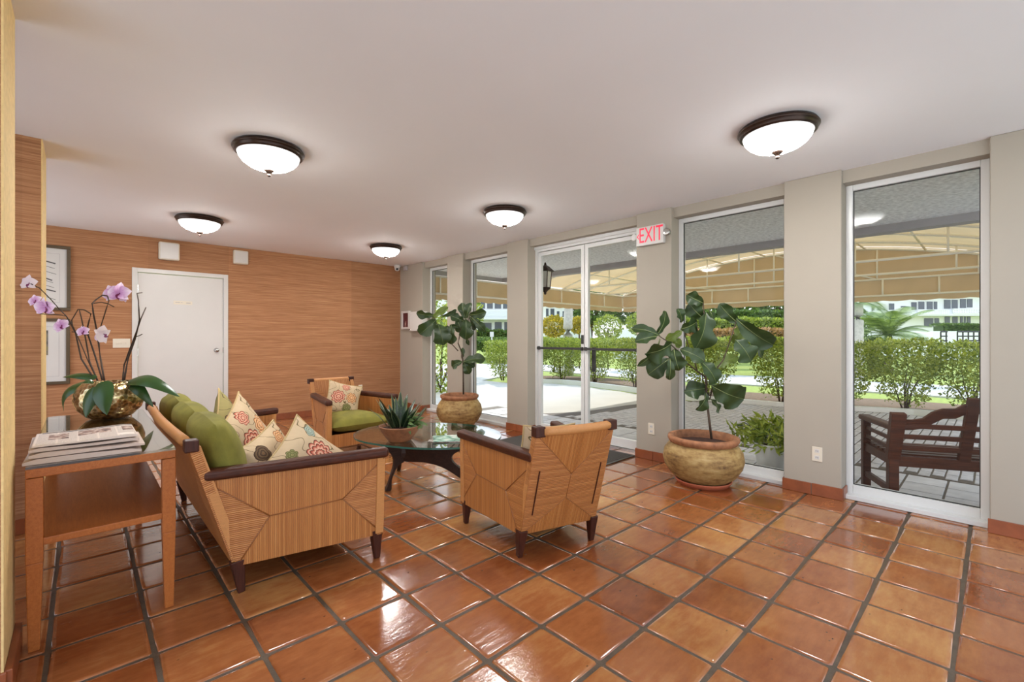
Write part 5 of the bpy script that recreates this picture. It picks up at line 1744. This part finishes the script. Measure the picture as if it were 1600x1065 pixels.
for z in (EZ, VZ):
    pipe([(4.66, CY1, z), (cx_front(CY1), CY1, z)])
    pipe([(CX0, CY0, z), (cx_front(CY0), CY0, z)])
    pipe([(cx_front(CY1), CY1, z), (cx_front(CY0), CY0, z)])
for k in range(8):
    x = 4.9 + (cx_front(CY1) - 4.9) * k / 7
    pipe([(x, CY1, VZ), (x, CY1, EZ)], 0.017, 'upright')
for k in range(1, 11):
    y = CY1 + (CY0 - CY1) * k / 10
    pipe([(cx_front(y), y, VZ), (cx_front(y), y, EZ)], 0.017, 'upright')
for k in range(6):
    f_ = k / 5
    pipe([(CX0 + (cx_front(y) - CX0) * f_, y, vz(y)) for y in [CY0 + (CY1 - CY0) * q / 20 for q in range(21)]], 0.022, 'rib')
for k in range(1, 9):
    y = CY0 + (CY1 - CY0) * k / 9
    pipe([(CX0, y, vz(y)), (cx_front(y), y, vz(y))], 0.017, 'purlin')
for k in (2, 4):
    f_ = k / 5
    xl = lambda y: CX0 + (cx_front(y) - CX0) * f_
    pipe([(xl(CY0), CY0, EZ), (xl(CY1), CY1, EZ)], 0.02, 'tie_bar')
    for q in range(1, 6):
        y = CY0 + (CY1 - CY0) * q / 6
        pipe([(xl(y), y, EZ), (xl(y), y, vz(y))], 0.015, 'strut')
for y0, y1 in ((4.6, 6.2), (1.6, 3.4)):
    pipe([(cx_front(y0), y0, EZ), (cx_front(y1), y1, vz(y1))], 0.016, 'brace')
for y in (5.8, 3.8, 1.6, 0.2):
    pipe([(cx_front(y), y, EZ), (cx_front(y), y, vz(y))], 0.016, 'strut')

# ------------------------------------------------------------------ wall lanterns outside
def lantern(y, z, lb):
    t = thing('wall_lantern', lb, 'lantern', (4.62, y, z), 0, 'bronze porch lanterns')
    X = 0.14
    MB().box(0, 0.02, -0.05, 0.05, -0.16, 0.10).tube([(0.01, 0, -0.02), (0.07, 0, -0.10), (X, 0, -0.11)], 0.012, 6).build('bracket', M['bronze'], t)
    MB().lathe([(0.0, 0.285), (0.012, 0.27), (0.02, 0.24), (0.06, 0.215), (0.125, 0.155), (0.128, 0.145), (0.10, 0.145)], 6, (X, 0, 0)).build('roof', M['bronze'], t)
    cg = MB()
    for k in range(6):
        a_ = 2 * PI * k / 6
        cg.bar((X + 0.095 * math.cos(a_), 0.095 * math.sin(a_), 0.15), (X + 0.07 * math.cos(a_), 0.07 * math.sin(a_), -0.08), 0.012, 0.012)
    cg.build('cage', M['bronze'], t)
    MB().lathe([(0.088, 0.145), (0.064, -0.075)], 6, (X, 0, 0)).build('pane', plain('seeded_glass', lin(220, 214, 200), 0.2), t)
    MB().lathe([(0.078, -0.075), (0.078, -0.09), (0.04, -0.12), (0.015, -0.15), (0.02, -0.165), (0, -0.18)], 10, (X, 0, 0)).build('base', M['bronze'], t, True)
lantern(4.36, 2.06, 'bronze porch lantern outside, beside the left door jamb')
lantern(2.44, 2.06, 'bronze porch lantern outside, mostly hidden behind the exit-sign pillar')

# ------------------------------------------------------------------ garden bench outside
BA = R(-62)
bo = V3((4.80, 0.575, GZ))
bench = thing('garden_bench', 'dark wooden garden bench with scrolled back outside the right window', 'bench', bo, BA)
# local x runs along the bench away from us, local y towards the drive
BL, BD = 1.33, 0.52
def bpost(x, y, h, lean=0.0, w=0.065):
    return MB().bar((x, y, 0), (x, y - lean, h), w, w, (1, 0, 0))
for x in (0.0, BL):
    MB().bar((x, 0, 0), (x, 0, 0.42), 0.068, 0.062, (0, 1, 0)).bar((x, 0, 0.42), (x, -0.10, 0.80), 0.085, 0.062, (0, 1, 0), 0.10, 0.05).build('back_leg', M['teak'], bench, bevel=0.004)
    MB().bar((x, BD, 0), (x, BD, 0.64), 0.06, 0.06, (0, 1, 0)).build('front_leg', M['teak'], bench, bevel=0.004)
    MB().bar((x, -0.06, 0.675), (x, BD + 0.05, 0.665), 0.09, 0.045).build('armrest', M['teak'], bench, bevel=0.012)
    for z, h in ((0.40, 0.075), (0.155, 0.05)):
        MB().bar((x, 0, z), (x, BD, z), 0.035, h).build('side_rail', M['teak'], bench, bevel=0.003)
    for z in (0.50, 0.575):
        MB().bar((x, -0.02, z), (x, BD, z), 0.02, 0.03).build('arm_slat', M['teak'], bench)
for y, z in ((0.0, 0.40), (BD, 0.40)):
    MB().bar((0, y, z), (BL, y, z), 0.04, 0.08, (0, 0, 1)).build('seat_rail', M['teak'], bench, bevel=0.003)
for k in range(6):
    y = 0.05 + 0.085 * k
    MB().bar((0.0, y, 0.448), (BL, y, 0.448), 0.055, 0.018).build('seat_slat', M['teak'], bench, bevel=0.002)
bk = lambda z: -0.27 * max(0.0, z - 0.42)
for z in (0.52, 0.61, 0.70):
    MB().bar((0.03, bk(z), z), (BL - 0.03, bk(z), z), 0.028, 0.036).build('back_slat', M['teak'], bench, bevel=0.002)
for x in (0.455, BL - 0.455):
    MB().bar((x, bk(0.42), 0.42), (x, bk(0.92), 0.94), 0.075, 0.034, (0, 1, 0)).build('back_upright', M['teak'], bench, bevel=0.003)
top = [(-0.03, 0.75), (0.13, 0.75), (0.22, 0.765), (0.29, 0.82), (0.37, 0.85), (0.48, 0.855), (0.53, 0.885), (0.60, 0.91), (0.66, 0.93), (0.72, 1.02), (0.80, 1.10), (0.875, 1.12)]
low = [(0.875, 1.02), (0.80, 0.985), (0.72, 0.90), (0.66, 0.84), (0.56, 0.815), (0.48, 0.775), (0.38, 0.77), (0.30, 0.725), (0.24, 0.685), (0.13, 0.665), (-0.03, 0.66)]
half = [(x * 0.76, z) for x, z in top + low]
for mir in (0, 1):
    pl = [((BL - x) if mir else x, bk(z), z) for x, z in half]
    MB().prism(pl, (0, 0.034, 0)).build('crest_rail', M['teak'], bench, bevel=0.003)

# potted plant outside behind the near pot
pp = atz(1188, 742, GZ)
t_ = thing('white_planter', 'bushy green plant in a tapered white planter outside the window', 'potted plant', (4.95, 1.52, GZ))
MB().lathe([(0.0, 0.0), (0.10, 0.0), (0.11, 0.02), (0.15, 0.34), (0.155, 0.36), (0.14, 0.36), (0.135, 0.32)], 28).build('pot', M['white'], t_, True)
MB().lathe([(0, 0.33), (0.13, 0.325)], 16).build('soil', M['soil'], t_)
def pl_s(r):
    a = r.uniform(0, 2 * PI)
    k = r.uniform(0.05, 0.36)
    return (k * math.cos(a), k * math.sin(a), 0.34 + 0.24 * r.random() * (1.2 - k) - (0.25 * (k - 0.2) if k > 0.2 else 0)), V3((math.cos(a), math.sin(a), 0.1))
link('foliage', leaf_cloud('foliage', M['hedge'], 620, pl_s, 0.10, 8, 0.3), t_)
st_ = MB()
for k in range(14):
    a = k * 2.4
    st_.tube([(0, 0, 0.32), (0.12 * math.cos(a), 0.12 * math.sin(a), 0.52), (0.30 * math.cos(a), 0.30 * math.sin(a), 0.50)], 0.004, 4)
st_.build('stem', M['orchleaf'], t_)
